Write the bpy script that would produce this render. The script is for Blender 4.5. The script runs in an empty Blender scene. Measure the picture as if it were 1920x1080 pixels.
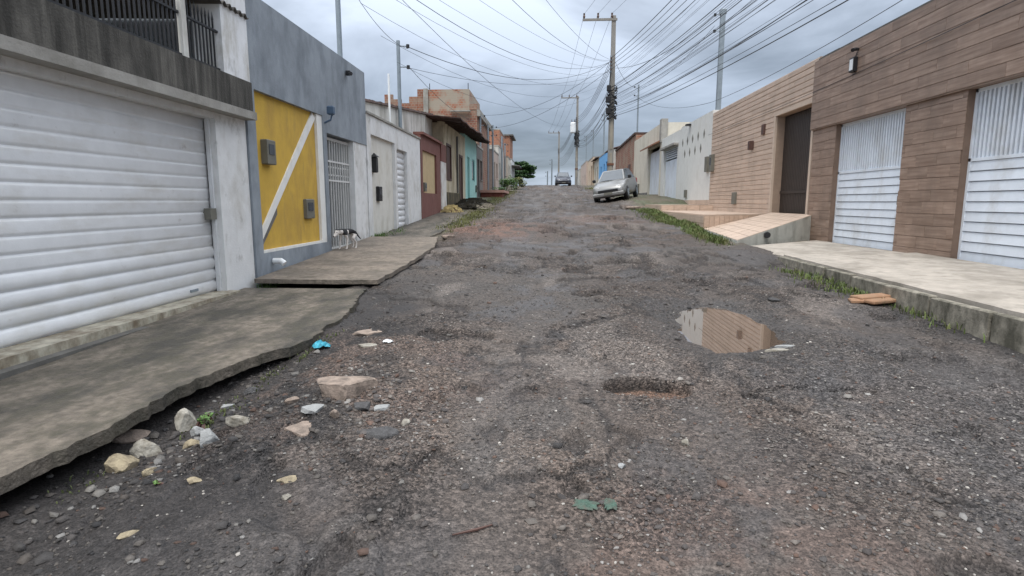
import bpy, math, random
import numpy as np
from mathutils import Matrix, Vector, Euler

R = math.radians
rnd = random.Random(7)
sc = bpy.context.scene
col = sc.collection

# ------------------------------------------------------------------ camera
cam = bpy.data.cameras.new('camera')
cam_o = bpy.data.objects.new('camera', cam); col.objects.link(cam_o)
cam.lens = 20.25; cam.sensor_width = 36; cam.sensor_fit = 'HORIZONTAL'
cam.clip_start = 0.05; cam.clip_end = 3000
cam_o.location = (0, 0, 1.55)
cam_o.rotation_euler = (R(90 - 8.5), 0, R(3.4))
sc.camera = cam_o
sc.render.resolution_x = 1024; sc.render.resolution_y = 576

# ------------------------------------------------------------------ sky
SUN_EL, SUN_AZ = 58.0, 200.0         # azimuth measured clockwise from +Y
w = bpy.data.worlds.new('World'); sc.world = w; w.use_nodes = True
nt = w.node_tree; nt.nodes.clear()
def N(t, **k):
    n = nt.nodes.new(t)
    for a, b in k.items(): setattr(n, a, b)
    return n
def wmath(op, a, b=None, c=None, clamp=False):
    n = N('ShaderNodeMath', operation=op, use_clamp=clamp)
    for i, v in enumerate((a, b, c)):
        if v is None: continue
        if isinstance(v, (int, float)): n.inputs[i].default_value = v
        else: nt.links.new(v, n.inputs[i])
    return n.outputs[0]
tc = N('ShaderNodeTexCoord'); sep = N('ShaderNodeSeparateXYZ'); nt.links.new(tc.outputs['Generated'], sep.inputs[0])
X_, Y_, Z_ = sep.outputs
zc = wmath('MAXIMUM', Z_, 0.0)
den = wmath('ADD', zc, 0.22)
cmb = N('ShaderNodeCombineXYZ')
nt.links.new(wmath('DIVIDE', X_, den), cmb.inputs[0]); nt.links.new(wmath('DIVIDE', Y_, den), cmb.inputs[1])
cmb.inputs[2].default_value = 3.7
n1 = N('ShaderNodeTexNoise'); n1.inputs['Scale'].default_value = 0.8; n1.inputs['Detail'].default_value = 7; n1.inputs['Roughness'].default_value = .55
n1.inputs['Distortion'].default_value = .6
nt.links.new(cmb.outputs[0], n1.inputs['Vector'])
rp = N('ShaderNodeValToRGB')
e = rp.color_ramp.elements
e[0].position = .38; e[0].color = (0.235, 0.29, 0.37, 1)
e[1].position = .62; e[1].color = (0.60, 0.71, 0.89, 1)
m_ = e.new(.5); m_.color = (0.40, 0.48, 0.61, 1)
nt.links.new(n1.outputs['Fac'], rp.inputs[0])
# overcast luminance: bright rim at the horizon, zenith brighter than the middle heights
el = wmath('MULTIPLY', wmath('POWER', zc, 1.5), 3.0)
rim = wmath('MULTIPLY', wmath('POWER', wmath('SUBTRACT', 1.0, zc, clamp=True), 30.0), 0.62)
gain = wmath('ADD', wmath('ADD', 0.44, el), rim)
mulv = N('ShaderNodeVectorMath', operation='SCALE')
hs_ = N('ShaderNodeHueSaturation'); nt.links.new(rp.outputs[0], hs_.inputs['Color'])
nt.links.new(wmath('SUBTRACT', 1.0, wmath('MULTIPLY', zc, 0.9), clamp=True), hs_.inputs['Saturation'])
nt.links.new(hs_.outputs[0], mulv.inputs[0]); nt.links.new(wmath('MULTIPLY', gain, 9.6), mulv.inputs['Scale'])
sky = N('ShaderNodeTexSky', sky_type='NISHITA'); sky.sun_disc = False
sky.sun_elevation = R(SUN_EL); sky.sun_rotation = R(SUN_AZ)
mx = N('ShaderNodeMix', data_type='RGBA'); mx.inputs['Factor'].default_value = .88
nt.links.new(sky.outputs[0], mx.inputs['A']); nt.links.new(mulv.outputs[0], mx.inputs['B'])
bg = N('ShaderNodeBackground'); bg.inputs['Strength'].default_value = 0.10
nt.links.new(mx.outputs['Result'], bg.inputs['Color'])
wo = N('ShaderNodeOutputWorld'); nt.links.new(bg.outputs[0], wo.inputs[0])

sun = bpy.data.lights.new('sun', 'SUN'); sun.energy = 1.3; sun.angle = R(25); sun.color = (1, .96, .9)
sun_o = bpy.data.objects.new('sun', sun); col.objects.link(sun_o)
sdir = Vector((math.sin(R(SUN_AZ)) * math.cos(R(SUN_EL)), math.cos(R(SUN_AZ)) * math.cos(R(SUN_EL)), math.sin(R(SUN_EL))))
sun_o.rotation_euler = sdir.to_track_quat('Z', 'Y').to_euler()
sun_o.location = (0, -10, 30)
vs = sc.view_settings
vs.view_transform = 'Standard'; vs.look = 'None'; vs.gamma = 1; vs.use_curve_mapping = False; vs.exposure = 0.66

# ------------------------------------------------------------------ materials
MATS = {}
def mat(name, c, rough=.85, var=.12, scale=5, bump=.15, bscale=45, stain=None, amt=.5, sscale=(1, 1, 1), sth=.5,
        stain2=None, amt2=.5, sscale2=(1, 1, 1), sth2=.5, rand=0., metal=0., obj=False, spec=.4, wave=None, attr=None):
    if name in MATS: return MATS[name]
    m = bpy.data.materials.new(name); m.use_nodes = True
    t = m.node_tree; L = t.links; b = t.nodes['Principled BSDF']
    def nn(k, **kw):
        n = t.nodes.new(k)
        for a, v in kw.items(): setattr(n, a, v)
        return n
    if obj: pos = nn('ShaderNodeTexCoord').outputs['Object']
    else: pos = nn('ShaderNodeNewGeometry').outputs['Position']
    def noise(s, det=5, vec=None, rg=.6):
        n = nn('ShaderNodeTexNoise'); n.inputs['Scale'].default_value = s; n.inputs['Detail'].default_value = det; n.inputs['Roughness'].default_value = rg
        L.new(vec or pos, n.inputs['Vector']); return n.outputs['Fac']
    def mixc(f, a, bb, mode='MIX'):
        n = nn('ShaderNodeMix', data_type='RGBA', blend_type=mode)
        for s, v in (('Factor', f), ('A', a), ('B', bb)):
            if isinstance(v, (int, float)): n.inputs[s].default_value = v
            elif isinstance(v, tuple): n.inputs[s].default_value = (*v[:3], 1)
            else: L.new(v, n.inputs[s])
        return n.outputs['Result']
    def mr(v, a, bb, c_=0., d=1.):
        n = nn('ShaderNodeMapRange'); n.clamp = True
        n.inputs['From Min'].default_value = a; n.inputs['From Max'].default_value = bb
        n.inputs['To Min'].default_value = c_; n.inputs['To Max'].default_value = d
        L.new(v, n.inputs['Value']); return n.outputs[0]
    lo = tuple(max(0, x * (1 - var)) for x in c); hi = tuple(min(1, x * (1 + var)) for x in c)
    colr = mixc(mr(noise(scale), .3, .7), lo, hi)
    if attr:
        a = nn('ShaderNodeVertexColor'); a.layer_name = attr
        colr = mixc(1., colr, a.outputs['Color'], 'MULTIPLY')
    if wave:   # wood-like grain stretched along one axis
        mp = nn('ShaderNodeMapping'); mp.inputs['Scale'].default_value = wave[0]; L.new(pos, mp.inputs['Vector'])
        if rand:
            oi2 = nn('ShaderNodeObjectInfo'); add = nn('ShaderNodeVectorMath', operation='ADD')
            cb = nn('ShaderNodeCombineXYZ'); mu = nn('ShaderNodeMath', operation='MULTIPLY'); mu.inputs[1].default_value = 50
            L.new(oi2.outputs['Random'], mu.inputs[0]); L.new(mu.outputs[0], cb.inputs[0]); L.new(mu.outputs[0], cb.inputs[1])
            L.new(mp.outputs[0], add.inputs[0]); L.new(cb.outputs[0], add.inputs[1]); v = add.outputs[0]
        else: v = mp.outputs[0]
        colr = mixc(mr(noise(1., 6, v), .35, .7), colr, wave[1])
    if rand:
        oi = nn('ShaderNodeObjectInfo')
        f = mr(oi.outputs['Random'], 0, 1, 1 - rand, 1 + rand)
        vm = nn('ShaderNodeVectorMath', operation='SCALE'); L.new(colr, vm.inputs[0]); L.new(f, vm.inputs['Scale']); colr = vm.outputs[0]
    for st, am, ss, th in ((stain, amt, sscale, sth), (stain2, amt2, sscale2, sth2)):
        if st is None: continue
        mp = nn('ShaderNodeMapping'); mp.inputs['Scale'].default_value = ss; L.new(pos, mp.inputs['Vector'])
        colr = mixc(mr(noise(1., 7, mp.outputs[0], .65), th - .08, th + .14, 0, am), colr, st)
    L.new(colr, b.inputs['Base Color'])
    b.inputs['Roughness'].default_value = rough; b.inputs['Metallic'].default_value = metal
    b.inputs['Specular IOR Level'].default_value = spec
    if bump:
        bp = nn('ShaderNodeBump'); bp.inputs['Strength'].default_value = bump; bp.inputs['Distance'].default_value = .02
        L.new(noise(bscale, 4), bp.inputs['Height']); L.new(bp.outputs[0], b.inputs['Normal'])
    MATS[name] = m; return m

def brick_mat(name, c1, c2, mortar, obj_scale=1.0, stain=None, sth=.55, amt=.8):
    if name in MATS: return MATS[name]
    m = bpy.data.materials.new(name); m.use_nodes = True; t = m.node_tree; L = t.links; b = t.nodes['Principled BSDF']
    g = t.nodes.new('ShaderNodeNewGeometry'); s = t.nodes.new('ShaderNodeSeparateXYZ'); L.new(g.outputs['Position'], s.inputs[0])
    ad = t.nodes.new('ShaderNodeMath'); ad.operation = 'ADD'; L.new(s.outputs[0], ad.inputs[0]); L.new(s.outputs[1], ad.inputs[1])
    cb = t.nodes.new('ShaderNodeCombineXYZ'); L.new(ad.outputs[0], cb.inputs[0]); L.new(s.outputs[2], cb.inputs[1])
    br = t.nodes.new('ShaderNodeTexBrick'); L.new(cb.outputs[0], br.inputs['Vector'])
    br.inputs['Color1'].default_value = (*c1, 1); br.inputs['Color2'].default_value = (*c2, 1); br.inputs['Mortar'].default_value = (*mortar, 1)
    br.inputs['Scale'].default_value = 1; br.inputs['Brick Width'].default_value = .22 * obj_scale; br.inputs['Row Height'].default_value = .15 * obj_scale
    br.inputs['Mortar Size'].default_value = .014; br.inputs['Bias'].default_value = .1
    n = t.nodes.new('ShaderNodeTexNoise'); n.inputs['Scale'].default_value = 1.6; n.inputs['Detail'].default_value = 6; L.new(g.outputs['Position'], n.inputs['Vector'])
    mrr = t.nodes.new('ShaderNodeMapRange'); mrr.inputs['From Min'].default_value = sth - .07; mrr.inputs['From Max'].default_value = sth + .1; mrr.inputs['To Max'].default_value = amt
    L.new(n.outputs['Fac'], mrr.inputs['Value'])
    mx = t.nodes.new('ShaderNodeMix'); mx.data_type = 'RGBA'; L.new(mrr.outputs[0], mx.inputs['Factor']); L.new(br.outputs['Color'], mx.inputs['A'])
    mx.inputs['B'].default_value = (*(stain or mortar), 1); L.new(mx.outputs['Result'], b.inputs['Base Color'])
    b.inputs['Roughness'].default_value = .95
    bp = t.nodes.new('ShaderNodeBump'); bp.inputs['Strength'].default_value = .5; bp.inputs['Distance'].default_value = .02
    L.new(br.outputs['Fac'], bp.inputs['Height']); bp.invert = True; L.new(bp.outputs[0], b.inputs['Normal'])
    MATS[name] = m; return m

def glass_mat(name, c=(.03, .035, .04)):
    if name in MATS: return MATS[name]
    m = mat(name, c, rough=.08, var=.05, bump=0, spec=.6); return m

GRIME = (.055, .052, .042)
MOSS = (.075, .082, .04)
m_whitewall = mat('white_plaster', (.70, .70, .69), var=.07, stain=(.38, .35, .29), amt=.6, sscale=(1.8, 1.8, 1.1), sth=.57, stain2=(.16, .145, .11), amt2=.8, sscale2=(5, 5, 3), sth2=.66, bump=.2)
m_whitedirty = mat('dirty_white_plaster', (.62, .61, .57), var=.08, stain=(.24, .22, .18), amt=.85, sscale=(1.6, 1.6, .45), sth=.53, stain2=GRIME, amt2=.8, sscale2=(2.5, 2.5, .6), sth2=.64)
m_cream = mat('cream_plaster', (.62, .58, .49), var=.07, stain=(.35, .29, .2), amt=.5, sscale=(1.5, 1.5, .4), sth=.58)
m_grey = mat('blue_grey_plaster', (.235, .262, .29), var=.14, scale=3.5, stain=(.33, .365, .40), amt=.6, sscale=(1.6, 1.6, 1.0), sth=.52, stain2=(.13, .15, .175), amt2=.6, sscale2=(3.2, 3.2, 1.5), sth2=.56, bump=.25)
m_yellow = mat('mustard_paint', (.58, .37, .062), var=.09, scale=2.2, stain=(.37, .23, .06), amt=.65, sscale=(1.8, 1.8, .9), sth=.53, stain2=(.24, .17, .08), amt2=.6, sscale2=(6, 6, 1.5), sth2=.64, bump=.22)
m_trim = mat('white_trim_paint', (.76, .75, .71), var=.05, stain=(.5, .45, .36), amt=.4, sscale=(5, 5, 2), sth=.58)
m_door = mat('white_painted_steel', (.72, .73, .74), rough=.45, var=.05, stain=(.42, .38, .30), amt=.4, sscale=(2.5, 1.2, 3.5), sth=.58, stain2=(.16, .10, .06), amt2=.7, sscale2=(7, 5, 7), sth2=.71, bump=.06, rand=.05)
m_doorb = mat('white_aluminium', (.73, .78, .84), rough=.4, var=.05, bump=.03, rand=.05, stain=(.45, .43, .39), amt=.5, sscale=(2, 2.4, 1.4), sth=.57)
m_stainedc = mat('black_stained_concrete', (.105, .098, .085), var=.3, scale=4, stain=(.028, .026, .022), amt=.9, sscale=(5, 5, .7), sth=.47, stain2=(.25, .235, .205), amt2=.6, sscale2=(9, 9, .5), sth2=.6, bump=.5)
m_conc = mat('grey_concrete', (.33, .315, .285), var=.18, scale=3, stain=(.17, .16, .135), amt=.6, sscale=(2, 2, 2), sth=.53, bump=.35)
m_concdark = mat('dark_concrete', (.12, .115, .105), var=.25, bump=.4)
m_slabL = mat('mossy_pavement', (.165, .140, .112), rough=.7, var=.4, scale=14, stain=(.038, .036, .03), amt=.9, sscale=(2.6, 1.3, 1), sth=.48, stain2=(.07, .064, .045), amt2=.8, sscale2=(9, 5, 1), sth2=.53, bump=1., bscale=34)
m_slabL2 = mat('brown_pavement', (.225, .188, .152), var=.3, scale=14, stain=(.105, .092, .077), amt=.75, sscale=(1.4, 2.4, 1), sth=.49, stain2=(.07, .064, .045), amt2=.7, sscale2=(7, 7, 1), sth2=.58, bump=.8, bscale=34)
m_slabR = mat('pale_pavement', (.44, .395, .34), var=.15, scale=5, stain=(.22, .195, .16), amt=.75, sscale=(1.6, 1.1, 1), sth=.51, stain2=(.13, .12, .095), amt2=.6, sscale2=(4, 4, 1), sth2=.6, bump=.3, bscale=30)
m_kerb = mat('mossy_kerb', (.29, .265, .215), var=.3, scale=12, stain=(.07, .066, .048), amt=.9, sscale=(5, 5, 2.5), sth=.48, bump=.4)
m_tan = mat('tan_wood_tile', (.60, .465, .37), rough=.55, var=.06, rand=.09, stain=(.30, .23, .17), amt=.4, sscale=(1.4, 1.4, .8), sth=.55, wave=((6, .9, 24), (.47, .355, .275)), bump=.05)
m_tanback = mat('tan_tile_joint', (.33, .245, .185), bump=0)
m_brown = mat('brown_wood_tile', (.34, .245, .188), rough=.5, var=.12, rand=.11, stain=(.15, .11, .085), amt=.45, sscale=(1.4, 1.4, .8), sth=.54, wave=((7, 1.3, 22), (.20, .13, .093)), bump=.05)
m_brownback = mat('brown_tile_joint', (.19, .13, .097), bump=0)
m_peach = mat('peach_floor_tile', (.51, .395, .31), rough=.6, var=.08, rand=.05, stain=(.36, .28, .21), amt=.4, sscale=(2, 2, 2), sth=.56, bump=.08)
m_gatebrown = mat('dark_brown_steel', (.040, .030, .025), rough=.55, var=.15, bump=.05)
m_beige = mat('ochre_beige_paint', (.52, .40, .23), var=.08, stain=(.36, .26, .15), amt=.5, sscale=(2, 2, .5), sth=.55)
m_maroon = mat('maroon_paint', (.175, .075, .062), var=.12, stain=(.28, .16, .13), amt=.4, sscale=(3, 3, 1), sth=.58)
m_old = mat('old_yellowed_plaster', (.56, .49, .36), var=.1, stain=(.23, .175, .09), amt=.8, sscale=(1.5, 1.5, .45), sth=.54, stain2=(.06, .055, .035), amt2=.8, sscale2=(1.2, 1.2, .8), sth2=.60)
m_oldbase = mat('mouldy_wall_base', (.13, .105, .06), var=.35, stain=(.035, .032, .02), amt=.9, sscale=(3, 3, 1.6), sth=.5)
m_woodbrown = mat('brown_painted_wood', (.085, .045, .035), rough=.6, var=.2)
m_teal = mat('turquoise_paint', (.34, .60, .56), var=.08, stain=(.55, .66, .62), amt=.5, sscale=(2, 2, .6), sth=.55)
m_tealdark = mat('turquoise_door', (.16, .38, .37), rough=.5, var=.1)
m_rooftile = mat('weathered_roof_tile', (.085, .048, .038), var=.4, scale=5, stain=(.028, .022, .02), amt=.8, sscale=(2, 2, 2), sth=.5, bump=.4)
m_wooddark = mat('dark_rafter_wood', (.05, .033, .025), var=.3)
m_brick = brick_mat('hollow_red_brick', (.30, .105, .06), (.21, .085, .055), (.28, .23, .18), stain=(.29, .22, .165), sth=.5, amt=.75)
m_brick2 = brick_mat('orange_brick', (.40, .16, .085), (.33, .13, .075), (.30, .23, .18), stain=(.22, .12, .08), sth=.58, amt=.6)
m_render = mat('raw_cement_render', (.33, .295, .235), var=.15, scale=2.5, stain=(.21, .185, .145), amt=.7, sscale=(1, 1, .8), sth=.52, bump=.3)
m_blue = mat('bright_blue_paint', (.17, .42, .74), var=.08)
m_bluedark = mat('navy_door', (.03, .085, .22), rough=.5)
m_pinkish = mat('faded_pink_plaster', (.52, .42, .36), var=.1, stain=(.3, .24, .2), amt=.6, sscale=(1.5, 1.5, .5), sth=.54)
m_greydk = mat('dark_grey_plaster', (.17, .165, .155), var=.25, stain=(.07, .066, .06), amt=.7, sscale=(1.5, 1.5, .6), sth=.52)
m_steel = mat('galvanised_steel', (.24, .28, .31), rough=.5, metal=.3, var=.12, bump=.05)
m_pole = mat('pole_concrete', (.24, .23, .212), var=.15, scale=4, stain=(.22, .2, .17), amt=.6, sscale=(4, 4, .5), sth=.52, bump=.2)
m_black = mat('black_plastic', (.016, .016, .018), rough=.5, var=.1, bump=0)
m_wire = mat('black_cable', (.022, .024, .027), rough=.6, var=.1, bump=0)
m_wireg = mat('weathered_grey_cable', (.05, .055, .065), rough=.6, var=.1, bump=0)
m_metergrey = mat('grey_meter_box', (.155, .15, .125), rough=.6, var=.12)
m_meterglass = mat('meter_window', (.05, .06, .075), rough=.2, bump=0, var=.1)
m_porc = mat('insulator_ceramic', (.10, .06, .045), rough=.3, bump=0)
m_lampwhite = mat('lamp_glass', (.78, .80, .80), rough=.3, bump=0, var=.03)
m_iron = mat('dark_iron', (.022, .023, .026), rough=.6, bump=0, var=.15)
m_ironw = mat('white_iron', (.60, .60, .58), rough=.5, bump=0, var=.06)
m_interior = mat('interior_plaster', (.16, .155, .15), var=.1)

# ------------------------------------------------------------------ mesh helpers
WL = {}
def setp(o, label=None, cat=None, group=None, kind=None):
    if label: o['label'] = label
    if cat: o['category'] = cat
    if group: o['group'] = group
    if kind: o['kind'] = kind
    return o
def thing(name, label, cat, loc=(0, 0, 0), group=None):
    o = bpy.data.objects.new(name, None); col.objects.link(o); o.location = loc; o.empty_display_size = .2
    WL[o] = Vector(loc); return setp(o, label, cat, group)
class MB:
    def __init__(s): s.v = []; s.f = []; s.m = []
    def add(s, v, f, m=0):
        b = len(s.v); s.v.extend([tuple(p) for p in v]); s.f.extend([tuple(b + i for i in q) for q in f]); s.m.extend([m] * len(f)); return s
    def box(s, x0, x1, y0, y1, z0, z1, m=0):
        x0, x1 = min(x0, x1), max(x0, x1); y0, y1 = min(y0, y1), max(y0, y1); z0, z1 = min(z0, z1), max(z0, z1)
        return s.add([(x0, y0, z0), (x1, y0, z0), (x1, y1, z0), (x0, y1, z0), (x0, y0, z1), (x1, y0, z1), (x1, y1, z1), (x0, y1, z1)],
                     [(0, 3, 2, 1), (4, 5, 6, 7), (0, 1, 5, 4), (1, 2, 6, 5), (2, 3, 7, 6), (3, 0, 4, 7)], m)
    def bbox(s, x0, x1, y0, y1, z0, z1, r=.01, m=0):
        # box with chamfered edges: a rounded brick-like solid from three stacked rings on each axis
        x0, x1 = min(x0, x1), max(x0, x1); y0, y1 = min(y0, y1), max(y0, y1); z0, z1 = min(z0, z1), max(z0, z1)
        rings = []
        for z, q in ((z0, r), (z0 + r, 0), (z1 - r, 0), (z1, r)):
            rings.append([(x0 + q + r * 0, y0 + q, z), (x1 - q, y0 + q, z), (x1 - q, y1 - q, z), (x0 + q, y1 - q, z)])
        v = [p for g in rings for p in g]; f = [(3, 2, 1, 0), (12, 13, 14, 15)]
        for k in range(3):
            for i in range(4):
                j = (i + 1) % 4; f.append((k * 4 + i, k * 4 + j, k * 4 + 4 + j, k * 4 + 4 + i))
        return s.add(v, f, m)
    def hexa(s, p, m=0):   # 4 bottom (ccw from above) + 4 top
        return s.add(p, [(3, 2, 1, 0), (4, 5, 6, 7), (0, 1, 5, 4), (1, 2, 6, 5), (2, 3, 7, 6), (3, 0, 4, 7)], m)
    def prism(s, poly, z0, z1, m=0):   # z0,z1 callables or numbers; poly ccw seen from above
        f0 = z0 if callable(z0) else (lambda x, y: z0); f1 = z1 if callable(z1) else (lambda x, y: z1)
        n = len(poly); v = [(x, y, f0(x, y)) for x, y in poly] + [(x, y, f1(x, y)) for x, y in poly]
        return s.add(v, [tuple(range(n - 1, -1, -1)), tuple(range(n, 2 * n))] + [(i, (i + 1) % n, n + (i + 1) % n, n + i) for i in range(n)], m)
    def tube(s, pts, r, n=6, cap=True, m=0):
        pts = [Vector(p) for p in pts]; rs = r if isinstance(r, (list, tuple)) else [r] * len(pts)
        v = []; f = []
        for i, p in enumerate(pts):
            d = (pts[min(i + 1, len(pts) - 1)] - pts[max(i - 1, 0)]).normalized()
            up = Vector((0, 0, 1)) if abs(d.z) < .9 else Vector((0, 1, 0))
            a = d.cross(up).normalized(); b = a.cross(d)
            for k in range(n):
                t = 2 * math.pi * (k + .5) / n
                v.append(p + (a * math.cos(t) + b * math.sin(t)) * rs[i])
        for i in range(len(pts) - 1):
            for k in range(n):
                j = (k + 1) % n; f.append((i * n + k, i * n + j, (i + 1) * n + j, (i + 1) * n + k))
        if cap: f.append(tuple(range(n - 1, -1, -1))); f.append(tuple(range((len(pts) - 1) * n, len(pts) * n)))
        return s.add(v, f, m)
    def wall(s, X0, X1, y0, y1, z0, z1, holes=(), m=0):
        """slab between planes X0 and X1 with rectangular holes (ya,yb,za,zb)"""
        ys = sorted({y0, y1, *[q for h in holes for q in h[:2] if y0 < q < y1]}); zs = sorted({z0, z1, *[q for h in holes for q in h[2:] if z0 < q < z1]})
        def solid(i, j):
            if not (0 <= i < len(ys) - 1 and 0 <= j < len(zs) - 1): return False
            a, b = (ys[i] + ys[i + 1]) / 2, (zs[j] + zs[j + 1]) / 2
            return not any(h[0] < a < h[1] and h[2] < b < h[3] for h in holes)
        for i in range(len(ys) - 1):
            for j in range(len(zs) - 1):
                if not solid(i, j): continue
                a, b, c, d = ys[i], ys[i + 1], zs[j], zs[j + 1]
                q = lambda X: [(X, a, c), (X, b, c), (X, b, d), (X, a, d)]
                f0, f1 = q(X0), q(X1); V = f0 + f1
                F = [(0, 1, 2, 3), (7, 6, 5, 4)]
                for (di, dj), fc in (((0, -1), (0, 4, 5, 1)), ((1, 0), (1, 5, 6, 2)), ((0, 1), (2, 6, 7, 3)), ((-1, 0), (3, 7, 4, 0))):
                    if not solid(i + di, j + dj): F.append(fc)
                s.add(V, F, m)
        return s
    def build(s, name, mats, parent=None, smooth=False, kind=None, label=None, cat=None, group=None, center=True):
        if not isinstance(mats, (list, tuple)): mats = [mats]
        a = np.array(s.v, dtype=float)
        c = Vector(((a.min(0) + a.max(0)) / 2).tolist()) if center else Vector((0, 0, 0))
        if center and parent is None: c.z = float(a[:, 2].min())
        me = bpy.data.meshes.new(name)
        me.from_pydata((a - np.array(c)).tolist(), [], s.f)
        for mm in mats: me.materials.append(mm)
        if len(mats) > 1: me.polygons.foreach_set('material_index', s.m)
        if smooth: me.polygons.foreach_set('use_smooth', [True] * len(s.f))
        o = bpy.data.objects.new(name, me); col.objects.link(o)
        return attach(o, c, parent, kind, label, cat, group)
def attach(o, c, parent=None, kind=None, label=None, cat=None, group=None):
    c = Vector(c)
    if parent is not None: o.parent = parent; o.location = c - WL[parent]
    else: o.location = c
    WL[o] = c
    return setp(o, label, cat, group, kind)
def inst(name, me, loc, parent, rot=None, scale=None):
    o = bpy.data.objects.new(name, me); col.objects.link(o)
    if rot: o.rotation_euler = rot
    if scale: o.scale = scale
    return attach(o, loc, parent)
def bx(name, m, parent, *a, **k): return MB().box(*a).build(name, m, parent, **k)

# ------------------------------------------------------------------ terrain
def sstep(a, b, x):
    t = np.clip((np.asarray(x, float) - a) / (b - a), 0, 1); return t * t * (3 - 2 * t)
_gy = np.linspace(-30, 400, 4301)
_gs = np.where(_gy < 64, .05, np.where(_gy < 84, .05 - .05 * (_gy - 64) / 20, np.maximum(-.06, -.003 * (_gy - 84))))
_gz = np.concatenate([[0], np.cumsum((_gs[1:] + _gs[:-1]) / 2 * np.diff(_gy))]); _gz -= np.interp(0, _gy, _gz)
def gz(y): return np.interp(y, _gy, _gz)
def gzf(y): return float(gz(y))
def _hash(ix, iy, seed):
    h = (ix.astype(np.uint64) * np.uint64(374761393) + iy.astype(np.uint64) * np.uint64(668265263) + np.uint64(seed * 1446647 + 77)) & np.uint64(0xffffffff)
    h = ((h ^ (h >> np.uint64(13))) * np.uint64(1274126177)) & np.uint64(0xffffffff)
    h = ((h ^ (h >> np.uint64(15))) * np.uint64(2246822519)) & np.uint64(0xffffffff)
    return (h ^ (h >> np.uint64(16))).astype(np.float64) / 4294967296.0
def vn(x, y, seed):
    x = np.asarray(x, float) + 1000; y = np.asarray(y, float) + 1000
    ix = np.floor(x); iy = np.floor(y); fx = x - ix; fy = y - iy
    ix = ix.astype(np.int64); iy = iy.astype(np.int64)
    u = fx * fx * (3 - 2 * fx); v = fy * fy * (3 - 2 * fy)
    a = _hash(ix, iy, seed); b = _hash(ix + 1, iy, seed); c = _hash(ix, iy + 1, seed); d = _hash(ix + 1, iy + 1, seed)
    return (a + (b - a) * u) * (1 - v) + (c + (d - c) * u) * v
def fbm(x, y, o, seed):
    s = 0; amp = 1; t = 0
    for k in range(o):
        s = s + amp * vn(x * 2 ** k + k * 17.3, y * 2 ** k - k * 9.1, seed + k); t += amp; amp *= .55
    return s / t
PUD = [(1.46, 6.39), (1.68, 6.95), (1.98, 7.22), (2.22, 7.1), (2.31, 6.68), (2.31, 6.1), (2.24, 5.42), (2.0, 5.12), (1.76, 4.95), (1.46, 4.93), (1.37, 5.28), (1.36, 5.79)]
PUDZ = .25
def sd_poly(px, py, poly):
    d = np.full(np.shape(px), 1e9); ins = np.zeros(np.shape(px), bool); n = len(poly)
    for i in range(n):
        (ax, ay), (bx_, by_) = poly[i], poly[(i + 1) % n]
        ex, ey = bx_ - ax, by_ - ay; wx, wy = px - ax, py - ay
        t = np.clip((wx * ex + wy * ey) / (ex * ex + ey * ey), 0, 1)
        d = np.minimum(d, (wx - ex * t) ** 2 + (wy - ey * t) ** 2)
        c = ((ay <= py) & (by_ > py)) | ((by_ <= py) & (ay > py))
        ins ^= c & ((px - ax) < ex * (py - ay) / np.where(ey == 0, 1e-9, ey))
    return np.where(ins, -1, 1) * np.sqrt(d)
def hole_sd(X, Y):   # pothole: elongated blob, negative inside
    wob = (fbm(X * 5, Y * 5, 2, 91) - .5) * .25
    return np.sqrt(((X - .74) / .36) ** 2 + ((Y - 4.13 + .25 * (X - .74) ** 2) / .2) ** 2) - 1 + wob
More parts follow.
